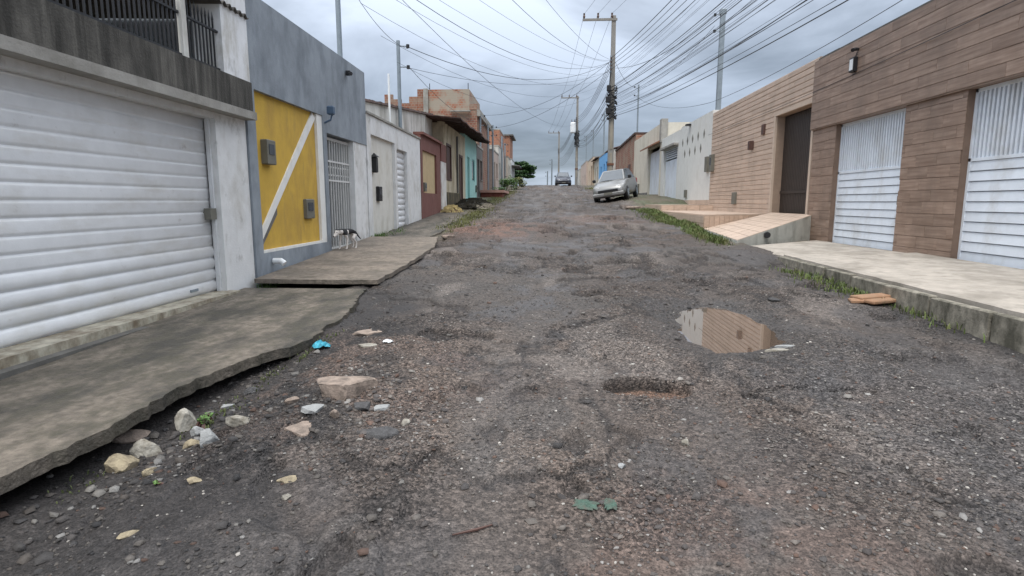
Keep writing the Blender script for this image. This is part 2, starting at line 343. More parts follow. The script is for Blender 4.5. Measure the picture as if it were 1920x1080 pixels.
def road(X, Y, want_col=False):
    X = np.asarray(X, float); Y = np.asarray(Y, float)
    z = gz(Y)
    inroad = sstep(-2.6, -2.1, X) * (1 - sstep(4.0, 4.5, X))
    big = (fbm(X * .55, Y * .45, 3, 3) - .5) * .13
    med = (fbm(X * 2.1, Y * 2.1, 4, 21) - .5) * .065
    p = fbm(X * .8 + 3.1, Y * .62, 5, 7)
    plate = sstep(.492, .508, p)
    grav = sstep(.43, .58, fbm(X * .85 + 2, Y * .6, 5, 301))
    tx = .22 * np.sin(Y * .35) + .12 * np.sin(Y * .9 + 1)
    track = np.maximum(np.exp(-((X - tx + .45) / .27) ** 2), np.exp(-((X - tx - 1.05) / .27) ** 2)) * sstep(.35, .55, fbm(X * .6, Y * .35, 3, 311))
    grav = grav * (1 - .75 * track)
    p2 = fbm(X * 1.9, Y * 1.5 + 4, 4, 57)
    pits = sstep(.64, .70, p2)
    fine = (fbm(X * 13, Y * 13, 3, 33) - .5) * (.009 + .022 * grav) * np.clip(9 / np.maximum(Y, 1), .15, 1)
    amp = np.clip((Y + 4) / 16, .55, 1.25)
    h = (big * 1.9 + med * (.8 + .9 * grav) + plate * .042 - pits * .075 - track * .02) * amp * (.35 + .65 * inroad) + fine
    # worn gutter along the left kerb close to the camera
    gl = np.exp(-((X + 2.3) / .55) ** 2) * (1 - sstep(3.6, 6.0, Y))
    h -= gl * (.13 + .05 * fbm(X * 3, Y * 3, 3, 401))
    # ground drops under the raised pavements
    h -= .10 * (1 - sstep(-3.1, -2.6, X)) * (1 - sstep(12.5, 13.5, Y))
    h -= .12 * sstep(4.35, 4.6, X) * (1 - sstep(14.5, 15.5, Y))
    # pothole
    hs = hole_sd(X, Y)
    far = sstep(4.0, 4.3, Y - .0 * X)
    h -= .075 * (1 - sstep(-.11, .0, hs)) * (.2 + .8 * sstep(3.98, 4.22, Y))
    h += .014 * np.exp(-(hs / .25) ** 2) * (hs > -.05)
    # crack running right from the pothole
    cy = 4.03 + .05 * np.sin(X * 5) + (fbm(X * 4, X * 0 + 1, 3, 5) - .5) * .22 + .08 * (X - 1.1)
    crack = np.exp(-((Y - cy) / .028) ** 2) * sstep(1.0, 1.15, X) * (1 - sstep(2.1, 2.6, X)) * sstep(.35, .5, fbm(X * 6, Y * 6, 2, 44))
    h -= crack * .05
    cx = 1.42 + .5 * (3.75 - Y) + (fbm(Y * 5, Y * 0 + 3, 3, 15) - .5) * .12
    crack2 = np.exp(-((X - cx) / .016) ** 2) * sstep(3.2, 3.4, Y) * (1 - sstep(3.7, 3.9, Y)); h -= crack2 * .025
    h += .22 * sstep(3.15, 4.35, X) * sstep(26.5, 28.5, Y) * (1 - sstep(35, 38, Y))   # paved verge the car is parked on
    z = z + h
    # basin that holds the puddle
    sd = sd_poly(X, Y, PUD) + (fbm(X * 5, Y * 5, 3, 71) - .5) * .16
    tgt = PUDZ + np.clip(sd, -.25, 2) * .14 + (fine * .6) * sstep(-.02, .12, sd)
    wgt = 1 - sstep(.05, .9, sd)
    z = z * (1 - wgt) + tgt * wgt
    if not want_col: return z
    n1 = fbm(X * .7, Y * .5, 4, 101); n2 = fbm(X * 3, Y * 2.4, 4, 111); n3 = fbm(X * 1.4 + 8, Y * 1.1, 4, 121)
    def mixc(c, k, f): return c * (1 - f[..., None]) + np.array(k) * f[..., None]
    c = np.ones(X.shape + (3,)) * np.array((.118, .102, .092))
    c = mixc(c, (.158, .129, .11), sstep(.42, .60, n1) * .85)
    c = mixc(c, (.088, .084, .082), sstep(.5, .60, n2) * .75)
    c = mixc(c, (.082, .077, .073), (1 - grav) * .6)
    c = mixc(c, (.115, .106, .098), track * .3)
    c = mixc(c, (.085, .072, .065), (1 - plate) * .5)
    edge = np.exp(-((p - .492) / .012) ** 2); c = mixc(c, (.04, .038, .038), edge * .75)
    n4 = fbm(X * 1.6, Y * .9 + 31, 3, 141); c = mixc(c, (.21, .19, .175), sstep(.60, .72, n4) * .5)
    wet = sstep(.55, .68, n3) * .55
    c = mixc(c, (.065, .062, .062), sstep(.54, .66, n3) * .6)
    c = mixc(c, (.045, .04, .038), pits * .8)
    # dark tar and damp dirt at the left edge and lower left
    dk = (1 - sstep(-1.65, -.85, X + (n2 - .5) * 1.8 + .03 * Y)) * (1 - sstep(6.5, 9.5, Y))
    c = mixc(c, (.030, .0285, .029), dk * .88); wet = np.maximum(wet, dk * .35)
    dk2 = sstep(1.3, 2.4, X + (n2 - .5) * 1.2) * (1 - sstep(4.6, 5.6, Y))
    c = mixc(c, (.10, .098, .10), dk2 * .6)
    dk3 = sstep(3.6, 4.2, X + (n2 - .5) * .6) * (1 - sstep(9.5, 11, Y)); c = mixc(c, (.035, .035, .036), dk3 * .75)
    # reddish soil patches
    rp = np.exp(-(((X + 1.6) / 1.1) ** 2 + ((Y - 15.6) / 1.5) ** 2)); c = mixc(c, (.21, .128, .10), np.clip(rp * 1.4, 0, .7) * sstep(.3, .5, n2))
    rp = np.exp(-(((X - 1.6) / 1.2) ** 2 + ((Y - 19) / 1.4) ** 2)); c = mixc(c, (.18, .125, .105), np.clip(rp * 1.2, 0, .5) * sstep(.35, .5, n2))
    rp = np.exp(-(((X + 1.35) / .7) ** 2 + ((Y - 4.3) / .9) ** 2)); c = mixc(c, (.165, .12, .097), np.clip(rp * 1.3, 0, .5) * sstep(.48, .6, n2))
    rp = np.exp(-(((X - .75) / .6) ** 2 + ((Y - 2.3) / .5) ** 2)); c = mixc(c, (.15, .105, .085), np.clip(rp * 1.2, 0, .45) * sstep(.5, .62, n2))
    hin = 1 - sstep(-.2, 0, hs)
    c = mixc(c, (.165, .105, .075), hin * .9); c = mixc(c, (.022, .019, .017), (1 - sstep(-.12, .03, hs)) * sstep(4.23, 4.28, Y + .25 * (X - .74) ** 2 * 1.5 + (n2 - .5) * .12) * .92)  # pothole's far wall: broken tar, with overhang shade put into its colour
    c = mixc(c, (.03, .03, .03), np.clip(crack + crack2, 0, 1) * .8)
    # verges: greenish dirt
    vg = np.maximum((1 - sstep(-3.0, -2.3, X + (n2 - .5))) * sstep(12, 14, Y), sstep(3.6, 4.3, X + (n2 - .5) * 1.2) * sstep(12, 14, Y))
    c = mixc(c, (.17, .155, .11), vg * .7); c = mixc(c, (.085, .10, .045), vg * sstep(.5, .62, n3) * .8)
    near_p = (1 - sstep(.0, .45, sd + (n2 - .5) * .5)); c = mixc(c, (.06, .055, .05), near_p * .7); wet = np.maximum(wet, near_p * .8)
    c = c * np.array((.86, .82, .79))
    inside = 1 - sstep(-.06, .0, sd); c = mixc(c, (.20, .155, .12), inside * .8)
    wet = np.maximum(wet, track * .45)
    return z, np.concatenate([c, np.clip(wet, 0, 1)[..., None]], -1), grav
def rz(x, y): return float(road(np.array([x], float), np.array([y], float))[0])

ys = [-6, -4, -2, -.5, .4, .9]
y = 1.2
while y < 9: ys.append(y); y += .012 + .0035 * max(0, y - 2) * .8
while y < 130: ys.append(y); y += .035 + .00035 * y * y
ys += list(np.linspace(y + 2, 300, 30))
xs = np.concatenate([np.linspace(-9, -4.4, 12), np.linspace(-4.2, -2.7, 36), np.arange(-2.65, 4.6, .0155), np.linspace(4.65, 7, 40), np.linspace(7.4, 12, 10)])
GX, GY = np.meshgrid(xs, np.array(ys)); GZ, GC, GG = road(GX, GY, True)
nr, nc = GX.shape
me = bpy.data.meshes.new('road')
me.vertices.add(nr * nc); me.vertices.foreach_set('co', np.stack([GX, GY, GZ], -1).ravel().astype(np.float32))
ii = np.arange(nr * nc).reshape(nr, nc)
q = np.stack([ii[:-1, :-1], ii[:-1, 1:], ii[1:, 1:], ii[1:, :-1]], -1).reshape(-1, 4)
me.loops.add(q.size); me.polygons.add(len(q))
me.loops.foreach_set('vertex_index', q.ravel().astype(np.int32))
me.polygons.foreach_set('loop_start', np.arange(0, q.size, 4, dtype=np.int32))
me.polygons.foreach_set('use_smooth', np.ones(len(q), bool))
me.update(calc_edges=True)
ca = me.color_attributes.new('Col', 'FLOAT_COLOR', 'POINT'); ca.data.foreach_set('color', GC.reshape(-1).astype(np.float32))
ga = me.attributes.new('gravelly', 'FLOAT', 'POINT'); ga.data.foreach_set('value', GG.ravel().astype(np.float32))
m = bpy.data.materials.new('broken_asphalt'); m.use_nodes = True; t = m.node_tree; L = t.links; b = t.nodes['Principled BSDF']
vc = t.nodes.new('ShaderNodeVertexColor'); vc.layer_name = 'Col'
g = t.nodes.new('ShaderNodeNewGeometry')
def tnode(k, **kw):
    n = t.nodes.new(k)
    for a, v in kw.items(): setattr(n, a, v)
    return n
vo = tnode('ShaderNodeTexVoronoi'); vo.inputs['Scale'].default_value = 75; L.new(g.outputs['Position'], vo.inputs['Vector'])
vo2 = tnode('ShaderNodeTexVoronoi'); vo2.inputs['Scale'].default_value = 30; L.new(g.outputs['Position'], vo2.inputs['Vector'])
nz = tnode('ShaderNodeTexNoise'); nz.inputs['Scale'].default_value = 22; nz.inputs['Detail'].default_value = 6; nz.inputs['Roughness'].default_value = .7; L.new(g.outputs['Position'], nz.inputs['Vector'])
def hsvval(cn, a, bb):
    s = tnode('ShaderNodeSeparateColor'); L.new(cn, s.inputs[0])
    r_ = tnode('ShaderNodeMapRange'); r_.inputs['To Min'].default_value = a; r_.inputs['To Max'].default_value = bb; L.new(s.outputs[0], r_.inputs['Value']); return r_.outputs[0]
def tmul(a, bb):
    n = tnode('ShaderNodeMath', operation='MULTIPLY'); L.new(a, n.inputs[0]); L.new(bb, n.inputs[1]); return n.outputs[0]
pw = tnode('ShaderNodeMath', operation='POWER'); pw.inputs[1].default_value = 2.3; L.new(hsvval(vo.outputs['Color'], .55, 1.4), pw.inputs[0])
r3 = tnode('ShaderNodeMapRange'); r3.inputs['From Min'].default_value = .3; r3.inputs['From Max'].default_value = .7; r3.inputs['To Min'].default_value = .5; r3.inputs['To Max'].default_value = 1.45; L.new(nz.outputs['Fac'], r3.inputs['Value'])
fineN = tnode('ShaderNodeTexNoise'); fineN.inputs['Scale'].default_value = 110; fineN.inputs['Detail'].default_value = 3; L.new(g.outputs['Position'], fineN.inputs['Vector'])
r4 = tnode('ShaderNodeMapRange'); r4.inputs['From Min'].default_value = .3; r4.inputs['From Max'].default_value = .7; r4.inputs['To Min'].default_value = .25; r4.inputs['To Max'].default_value = 1.8; L.new(fineN.outputs['Fac'], r4.inputs['Value'])
gat = tnode('ShaderNodeAttribute'); gat.attribute_name = 'gravelly'
gmr = tnode('ShaderNodeMapRange'); gmr.inputs['To Min'].default_value = .38; gmr.inputs['To Max'].default_value = .9; L.new(gat.outputs['Fac'], gmr.inputs['Value'])
gm = tnode('ShaderNodeMix', data_type='FLOAT'); L.new(gmr.outputs[0], gm.inputs['Factor']); L.new(r4.outputs[0], gm.inputs['A']); L.new(tmul(pw.outputs[0], hsvval(vo2.outputs['Color'], .78, 1.22)), gm.inputs['B'])
val = tmul(gm.outputs['Result'], r3.outputs[0])
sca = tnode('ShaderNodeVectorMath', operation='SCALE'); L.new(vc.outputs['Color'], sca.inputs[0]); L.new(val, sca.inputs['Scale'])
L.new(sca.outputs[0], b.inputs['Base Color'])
rr = tnode('ShaderNodeMapRange'); rr.inputs['To Min'].default_value = .85; rr.inputs['To Max'].default_value = .27; L.new(vc.outputs['Alpha'], rr.inputs['Value']); L.new(rr.outputs[0], b.inputs['Roughness'])
b.inputs['Specular IOR Level'].default_value = .35
ad = tnode('ShaderNodeMath', operation='ADD'); L.new(nz.outputs['Fac'], ad.inputs[0])
iv = tnode('ShaderNodeMath', operation='MULTIPLY'); iv.inputs[1].default_value = -.9; L.new(vo.outputs['Distance'], iv.inputs[0]); L.new(iv.outputs[0], ad.inputs[1])
bp = tnode('ShaderNodeBump'); bmr = tnode('ShaderNodeMapRange'); bmr.inputs['To Min'].default_value = .4; bmr.inputs['To Max'].default_value = 1.; L.new(gat.outputs['Fac'], bmr.inputs['Value']); L.new(bmr.outputs[0], bp.inputs['Strength']); bp.inputs['Distance'].default_value = .018; L.new(ad.outputs[0], bp.inputs['Height']); L.new(bp.outputs[0], b.inputs['Normal'])
m_road = m
me.materials.append(m)
ro = bpy.data.objects.new('road', me); col.objects.link(ro); setp(ro, 'rough potholed street of broken asphalt and gravel climbing to a crest', 'road', kind='structure'); WL[ro] = Vector((0, 0, 0))

# wide ground sheet under the houses, out to the horizon
m_ground = mat('bare_earth', (.20, .165, .125), var=.3, scale=.3)
mb = MB(); gy = list(np.linspace(-60, 400, 93)) + [900, 2500]; gx = [-2500, -400, -60, -9, 0, 12, 60, 400, 2500]
V = [(x, y_, gzf(min(y_, 400)) - .45 - (0 if y_ < 400 else (y_ - 400) * .01)) for y_ in gy for x in gx]
F = [(j * 9 + i, j * 9 + i + 1, (j + 1) * 9 + i + 1, (j + 1) * 9 + i) for j in range(len(gy) - 1) for i in range(8)]
mb.add(V, F).build('ground', m_ground, kind='structure', label='bare earth ground beneath the houses', cat='ground', center=False)

# puddle water
m_w = bpy.data.materials.new('muddy_water'); m_w.use_nodes = True; b = m_w.node_tree.nodes['Principled BSDF']
b.inputs['Base Color'].default_value = (.13, .095, .07, 1); b.inputs['Roughness'].default_value = .02; b.inputs['IOR'].default_value = 1.33
b.inputs['Specular IOR Level'].default_value = 1.0; b.inputs['Coat Weight'].default_value = 1.0; b.inputs['Coat Roughness'].default_value = .01; b.inputs['Coat IOR'].default_value = 1.5
nzn = m_w.node_tree.nodes.new('ShaderNodeTexNoise'); nzn.inputs['Scale'].default_value = 6
bpn = m_w.node_tree.nodes.new('ShaderNodeBump'); bpn.inputs['Strength'].default_value = .015; bpn.inputs['Distance'].default_value = .01
m_w.node_tree.links.new(nzn.outputs['Fac'], bpn.inputs['Height']); m_w.node_tree.links.new(bpn.outputs[0], b.inputs['Normal'])
cxp = sum(p[0] for p in PUD) / len(PUD); cyp = sum(p[1] for p in PUD) / len(PUD)
pp = [(cxp + (x - cxp) * 1.35, cyp + (y_ - cyp) * 1.2) for x, y_ in PUD][::-1]
MB().add([(x, y_, PUDZ) for x, y_ in pp], [tuple(range(len(pp)))][::1]).build('puddle', m_w, kind='structure', label='still rain puddle mirroring the tan tiled wall', cat='puddle')

# ------------------------------------------------------------------ pavements
def jitter_line(pts, step=.12, amp=.02, seed=1):
    r = random.Random(seed); out = []
    for (a, b_) in zip(pts[:-1], pts[1:]):
        n = max(1, int(math.dist(a, b_) / step))
        for k in range(n):
            f = k / n; out.append((a[0] + (b_[0] - a[0]) * f + r.uniform(-amp, amp), a[1] + (b_[1] - a[1]) * f + r.uniform(-amp, amp)))
    out.append(pts[-1]); return out
kerb1 = [(-2.62, 1.2), (-2.55, 3.23), (-2.53, 3.85), (-2.45, 4.12), (-2.33, 4.56), (-2.18, 4.81), (-2.14, 5.19), (-2.17, 5.86), (-2.36, 7.04), (-2.41, 7.55)]
poly = jitter_line(jitter_line(kerb1, .32, .045, 3), .06, .02, 4) + [(-4.1, 7.55), (-4.1, 1.2)]
MB().prism(poly, lambda x, y_: .18 + .028 * y_ - .085, lambda x, y_: .18 + .028 * y_).build('sidewalk', m_slabL, kind='structure', label='dark mossy concrete pavement before the white garage door', cat='pavement')
kerb2 = [(-2.33, 7.76), (-2.26, 8.94), (-2.24, 10.4), (-2.25, 11.6), (-2.5, 13.2)]
poly = jitter_line([(-4.08, 7.77), (-3.2, 7.74), (-2.36, 7.77)], .1, .012, 12)[:-1] + jitter_line(kerb2, .12, .02, 5) + [(-4.08, 13.2)]
MB().prism(poly, lambda x, y_: .05 * y_ + .035, lambda x, y_: .05 * y_ + .095).build('sidewalk', m_slabL2, kind='structure', label='brown concrete pavement slab where the dog stands', cat='pavement')
kerb3 = [(-2.75, 13.3), (-2.7, 15), (-2.9, 17), (-2.8, 19), (-3.0, 22)]
poly = jitter_line(kerb3, .2, .05, 6) + [(-4.08, 22), (-4.08, 13.3)]
MB().prism(poly, lambda x, y_: .05 * y_ - .1, lambda x, y_: .05 * y_ + .05).build('sidewalk', m_slabL, kind='structure', label='weathered grey pavement before the small white house', cat='pavement')
kerbR = [(4.05, 12.5), (4.22, 10.45)]
poly = [(6.45, 10.45), (6.45, 14.2), (4.3, 12.75)] + jitter_line(kerbR, .15, .02, 8)
MB().prism(poly, .3, lambda x, y_: .60 + .02 * (x - 4.2)).build('sidewalk', m_slabR, kind='structure', label='pale worn concrete apron before the white garage door on the right', cat='pavement')
kerbR2 = [(4.2, 10.44), (4.2, 9), (4.22, 7), (4.25, 5), (4.3, 2)]
poly = [(6.45, 2), (6.45, 10.44)] + jitter_line(kerbR2, .15, .015, 9)
sw = MB().prism(poly, .3, lambda x, y_: .625 + .02 * (x - 4.2) - .012 * (10 - y_)).build('sidewalk', m_slabR, kind='structure', label='nearer pale pavement with raised kerb at the right', cat='pavement')
mb = MB(); r_ = random.Random(5); yy = 2.0; k = 0
while yy < 10.3:
    l = r_.uniform(.7, 1.0); y2 = min(10.42, yy + l)
    zt = .61 - .012 * (10 - yy)
    mm_ = MB(); d = r_.uniform(-.015, .015); mm_.bbox(4.10 + d, 4.185 + d * .3, yy + .012, y2 - .012, .12, zt - r_.uniform(.0, .02), .012); mm_.build('kerb_stone', m_kerb, sw)
    yy = y2

# ------------------------------------------------------------------ LEFT 1: house with the white roller door
XL = -4.15
h = thing('garage_house', 'house with white roller garage door and black-stained terrace parapet', 'house', (-4.6, 5, 0.2))
MB().wall(-4.15, -4.40, 1.4, 7.94, -.2, 2.66, [(2.6, 7.2, -.3, 2.58)]).build('wall', m_whitewall, h)
mb = MB(); mb.box(-4.40, -11, 1.4, 1.6, -.2, 2.66); mb.box(-4.40, -11, 7.74, 7.94, -.2, 2.66); mb.box(-10.8, -11, 1.6, 7.74, -.2, 2.66); mb.build('side_walls', m_whitewall, h)
bx('floor_slab', m_conc, h, -4.05, -11, 1.4, 7.93, 2.662, 2.80)
bx('parapet', m_stainedc, h, -4.02, -4.17, 1.35, 7.935, 2.76, 3.15)
bx('ledge', m_conc, h, -3.97, -4.16, 1.34, 7.93, 2.655, 2.757)
bx('door_sill', mat('yellowed_tile', (.42, .39, .31), rough=.5, var=.3, scale=14, stain=(.14, .10, .06), amt=.85, sscale=(6, 5, 3), sth=.5), h, -4.0, -4.36, 2.5, 7.25, .15, .405)
bx('sill_step', m_concdark, h, -3.9, -4.0, 2.5, 7.3, .12, .33)
gd = MB().box(-4.30, -4.34, 2.6, 7.2, .405, 2.58).build('garage_door', m_door, h)
# one slat: a rounded strip, shared
def slat_mesh(name, length, pitch, depth, m, n=5, ex=.4):
    mb = MB(); prof = [(-depth * math.sin(math.pi * (i / n)) ** ex, -pitch / 2 + pitch * (i / n) * .94) for i in range(n + 1)]
    v = [(-a, -length / 2, b_) for a, b_ in prof] + [(-a, length / 2, b_) for a, b_ in prof]; k = n + 1
    f = [(i, i + 1, k + i + 1, k + i)[::-1] for i in range(n)] + [tuple(range(k)), tuple(range(2 * k - 1, k - 1, -1))]
    f.append((0, k, 2 * k - 1, k - 1))
    me = bpy.data.meshes.new(name); me.from_pydata(v, [], f); me.materials.append(m)
    me.polygons.foreach_set('use_smooth', [i < n for i in range(len(f))]); return me
sl = slat_mesh('slat', 4.56, .145, .013, m_door, 10, .18); sl_b = slat_mesh('slat', 4.56, .145, .032, m_door, 10, .45)
for k in range(15): inst('slat', sl_b if k < 4 else sl, (-4.298, 4.9, .41 + .0725 + .145 * k), gd, rot=(0, 0, 0))
bx('floor_bolt', m_steel, gd, -4.255, -4.27, 6.6, 6.75, .47, .50)
bx('latch_box', m_metergrey, gd, -4.20, -4.30, 7.04, 7.17, 1.33, 1.47)
bx('guide_rail', m_door, h, -4.22, -4.27, 7.165, 7.198, .405, 2.58)
bx('column', mat('peeling_white_column', (.74, .745, .75), var=.06, stain=(.36, .33, .26), amt=.8, sscale=(3, 3, 1.3), sth=.55, stain2=(.1, .1, .08), amt2=.7, sscale2=(4, 4, 2), sth2=.66), h, -4.04, -4.42, 7.30, 7.935, 3.152, 5.2)
bx('post', m_whitedirty, h, -4.06, -4.13, 6.53, 6.62, 3.151, 3.98)
bx('top_rail', m_iron, h, -4.085, -4.115, 1.4, 7.3, 3.62, 3.645)
bx('bottom_rail', m_iron, h, -4.085, -4.115, 1.4, 7.3, 3.17, 3.195)
bar = MB(); bar.box(-.008, .008, -.008, .008, 0, .60); bar.add([(-.016, 0, .60), (0, -.016, .60), (.016, 0, .60), (0, .016, .60), (0, 0, .70)], [(0, 1, 4), (1, 2, 4), (2, 3, 4), (3, 0, 4)])
bme = bpy.data.meshes.new('bar'); bme.from_pydata(bar.v, [], bar.f); bme.materials.append(m_iron)
for k in range(80):
    yb = 1.45 + k * .073
    if abs(yb - 6.575) > .06 and yb < 7.29: inst('bar', bme, (-4.10, yb, 3.153), h)
m_awn = mat('dark_fibre_cement', (.085, .078, .07), var=.3, scale=3)
aw = MB(); n = 60
V = []; F = []
for i in range(n + 1):
    yy = 6.45 + (7.93 - 6.45) * i / n; dz = .025 * math.sin(i * 1.25)
    for x, z in ((-4.0, 3.98), (-9.5, 4.12)): V += [(x, yy, z + dz), (x, yy, z + dz + .012)]
for i in range(n):
    a = i * 4; b_ = a + 4
    F += [(a, b_, b_ + 2, a + 2)[::-1], (a + 1, a + 3, b_ + 3, b_ + 1)[::-1], (a, a + 1, b_ + 1, b_), (a + 2, b_ + 2, b_ + 3, a + 3)]
F += [(0, 2, 3, 1), (n * 4, n * 4 + 1, n * 4 + 3, n * 4 + 2)]
aw.add(V, F).build('awning_roof', m_awn, h)
bx('awning_beam', m_wooddark, h, -4.04, -9.3, 6.50, 6.60, 3.86, 3.95)
bx('back_wall', m_greydk, h, -6.4, -6.6, 1.4, 7.93, 2.801, 3.75)
bx('terrace_roof', m_awn, h, -4.85, -8.3, 1.4, 6.4, 3.76, 3.82)

# ------------------------------------------------------------------ LEFT 2: blue-grey house with the mustard panel
h = thing('grey_house', 'blue-grey rendered house with mustard yellow panel and barred gate', 'house', (-4.5, 10.6, .4))
MB().wall(-4.12, -4.36, 7.95, 13.30, .1, 4.42, [(8.18, 10.70, .80, 3.12), (10.86, 13.31, .1, 2.83)]).build('wall', m_grey, h)
mb = MB(); mb.box(-4.36, -12, 7.95, 8.15, .1, 4.40); mb.box(-4.36, -12, 13.1, 13.295, .1, 4.40); mb.box(-11.8, -12, 8.15, 13.1, .1, 4.40); mb.build('side_walls', m_grey, h)
bx('roof_slab', m_conc, h, -4.3, -12, 8.15, 13.1, 4.1, 4.3)
bx('panel', m_yellow, h, -4.19, -4.34, 8.181, 10.699, .801, 3.119)
MB().box(-4.14, -4.19, 10.46, 10.697, .845, 3.117).build('trim', m_trim, h)
MB().box(-4.14, -4.19, 8.183, 10.697, .803, .843).build('trim', m_trim, h)
def strip(X0, X1, q): return MB().add([(X0, y_, z) for y_, z in q] + [(X1, y_, z) for y_, z in q], [(0, 1, 2, 3), (7, 6, 5, 4), (0, 4, 5, 1), (1, 5, 6, 2), (2, 6, 7, 3), (3, 7, 4, 0)])
strip(-4.189, -4.165, [(8.19, .93), (10.455, 3.02), (10.40, 3.117), (10.30, 3.117), (8.19, 1.10)][:1] + [(10.455, 3.03), (10.33, 3.117), (8.19, 1.08)]).build('stripe', m_trim, h)
strip(-4.189, -4.172, [(8.21, .86), (8.78, 1.36), (8.78, 1.47), (8.21, .94)]).build('stripe_scar', m_greydk, h)
def meter(parent, s, X, yc, zc, wy, hz, dep=.10, m1=m_metergrey, m2=m_meterglass):
    o = MB().bbox(X, X - s * dep, yc - wy / 2, yc + wy / 2, zc - hz / 2, zc + hz / 2, .012).build('meter_box', m1, parent)
    bx('window', m2, o, X - s * (dep + .001), X - s * (dep + .008), yc - wy * .3, yc + wy * .3, zc - hz * .1, zc + hz * .32); return o
meter(h, -1, -4.19, 8.55, 2.28, .27, .36)
meter(h, -1, -4.19, 9.98, 1.43, .34, .34, .06)
MB().tube([(-4.1, 8.42, .67), (-3.98, 8.42, .67), (-3.93, 8.42, .63)], .045, 10).build('drain_pipe', m_lampwhite, h)
bx('column', m_whitewall, h, -4.14, -4.40, 12.42, 13.28, .1, 2.829)
g = MB().box(-4.24, -4.27, 10.87, 12.41, 2.74, 2.79).build('gate', m_ironw, h)
for z_ in (.62, 1.95, 2.32): bx('rail', m_ironw, g, -4.24, -4.27, 10.87, 12.41, z_, z_ + .035)
barw = MB().box(-.014, .014, -.014, .014, 0, 2.12); bw = bpy.data.meshes.new('bar'); bw.from_pydata(barw.v, [], barw.f); bw.materials.append(m_ironw)
for k in range(12): inst('bar', bw, (-4.255, 10.90 + k * .136, .64), g)
for k in range(11):
    ring = [(-4.255, 10.968 + k * .136 + .045 * math.cos(t * math.pi / 4), 2.15 + .09 * math.sin(t * math.pi / 4)) for t in range(9)]
    MB().tube(ring, .008, 4, cap=False).build('scroll', m_ironw, g)
mb = MB(); mb.box(-6.6, -6.7, 10.7, 13.1, .3, 2.83); mb.box(-4.36, -6.6, 10.62, 10.70, .3, 2.83); mb.box(-4.36, -6.6, 10.7, 13.1, 2.84, 2.9); mb.build('porch', mat('porch_painted_shade', (.06, .06, .062), var=.1), h)  # porch interior coloured near black, the recess's shade put into its colour
bx('porch_floor', m_conc, h, -4.13, -6.6, 10.87, 13.09, .3, .60)
c = MB().bbox(-4.11, -4.02, 12.02, 12.08, 4.10, 4.2, .01).build('security_camera', m_black, h); MB().tube([(-4.06, 12.05, 4.13), (-3.96, 11.9, 4.10), (-3.93, 11.82, 4.09)], [.03, .035, .035], 8).build('lens_tube', m_black, c)
c = MB().tube([(-4.12, 10.78, 3.0), (-4.0, 10.78, 3.05), (-3.97, 10.78, 3.14)], .018, 6).build('wall_bracket', mat('blue_painted_steel', (.06, .10, .16), rough=.5), h); MB().bbox(-4.05, -3.93, 10.73, 10.83, 3.14, 3.30, .02).build('lamp_head', MATS['blue_painted_steel'], c)

# ------------------------------------------------------------------ LEFT 3: small white house, its gate of slats
h = thing('white_house', 'small white house with slatted white gate beside the grey house', 'house', (-4.5, 16, .75))
MB().wall(-4.12, -4.34, 13.31, 18.95, .3, 3.55, [(13.62, 15.78, .62, 3.12), (15.98, 17.15, .3, 3.0)]).build('wall', m_whitewall, h)
bx('panel', mat('off_white_panel', (.66, .64, .58), var=.06, stain=(.4, .36, .27), amt=.5, sscale=(2, 2, 1), sth=.58, stain2=MOSS, amt2=.7, sscale2=(2.5, 2.5, 2.5), sth2=.68), h, -4.20, -4.33, 13.621, 15.779, .621, 3.119)
mb = MB(); mb.box(-4.34, -10, 13.31, 13.5, .3, 3.5); mb.box(-4.34, -10, 18.76, 18.94, .3, 3.5); mb.box(-9.8, -10, 13.5, 18.76, .3, 3.5); mb.build('side_walls', m_whitewall, h)
bx('coping', m_conc, h, -4.08, -4.38, 13.312, 18.94, 3.552, 3.60)
g = MB().box(-4.25, -4.28, 15.985, 17.145, .8, 2.99).build('gate', m_whitewall, h)
s2 = slat_mesh('slat', 1.14, .165, .04, m_door, 8)
for k in range(13): inst('slat', s2, (-4.249, 16.565, .90 + .165 * k), g)
bx('threshold', m_concdark, h, -4.0, -4.3, 15.9, 18.9, .6, .82)
o = MB().bbox(-4.20, -4.08, 13.86, 14.02, 2.25, 2.62, .02).build('wall_lantern', m_black, h); MB().add([(-4.2, 13.82, 2.62), (-4.05, 13.82, 2.62), (-4.05, 14.06, 2.62), (-4.2, 14.06, 2.62), (-4.15, 13.94, 2.72)], [(0, 1, 4), (1, 2, 4), (2, 3, 4), (3, 0, 4), (3, 2, 1, 0)]).build('cap', m_black, o)
meter(h, -1, -4.2, 14.31, 1.75, .28, .36, .08, m_black)

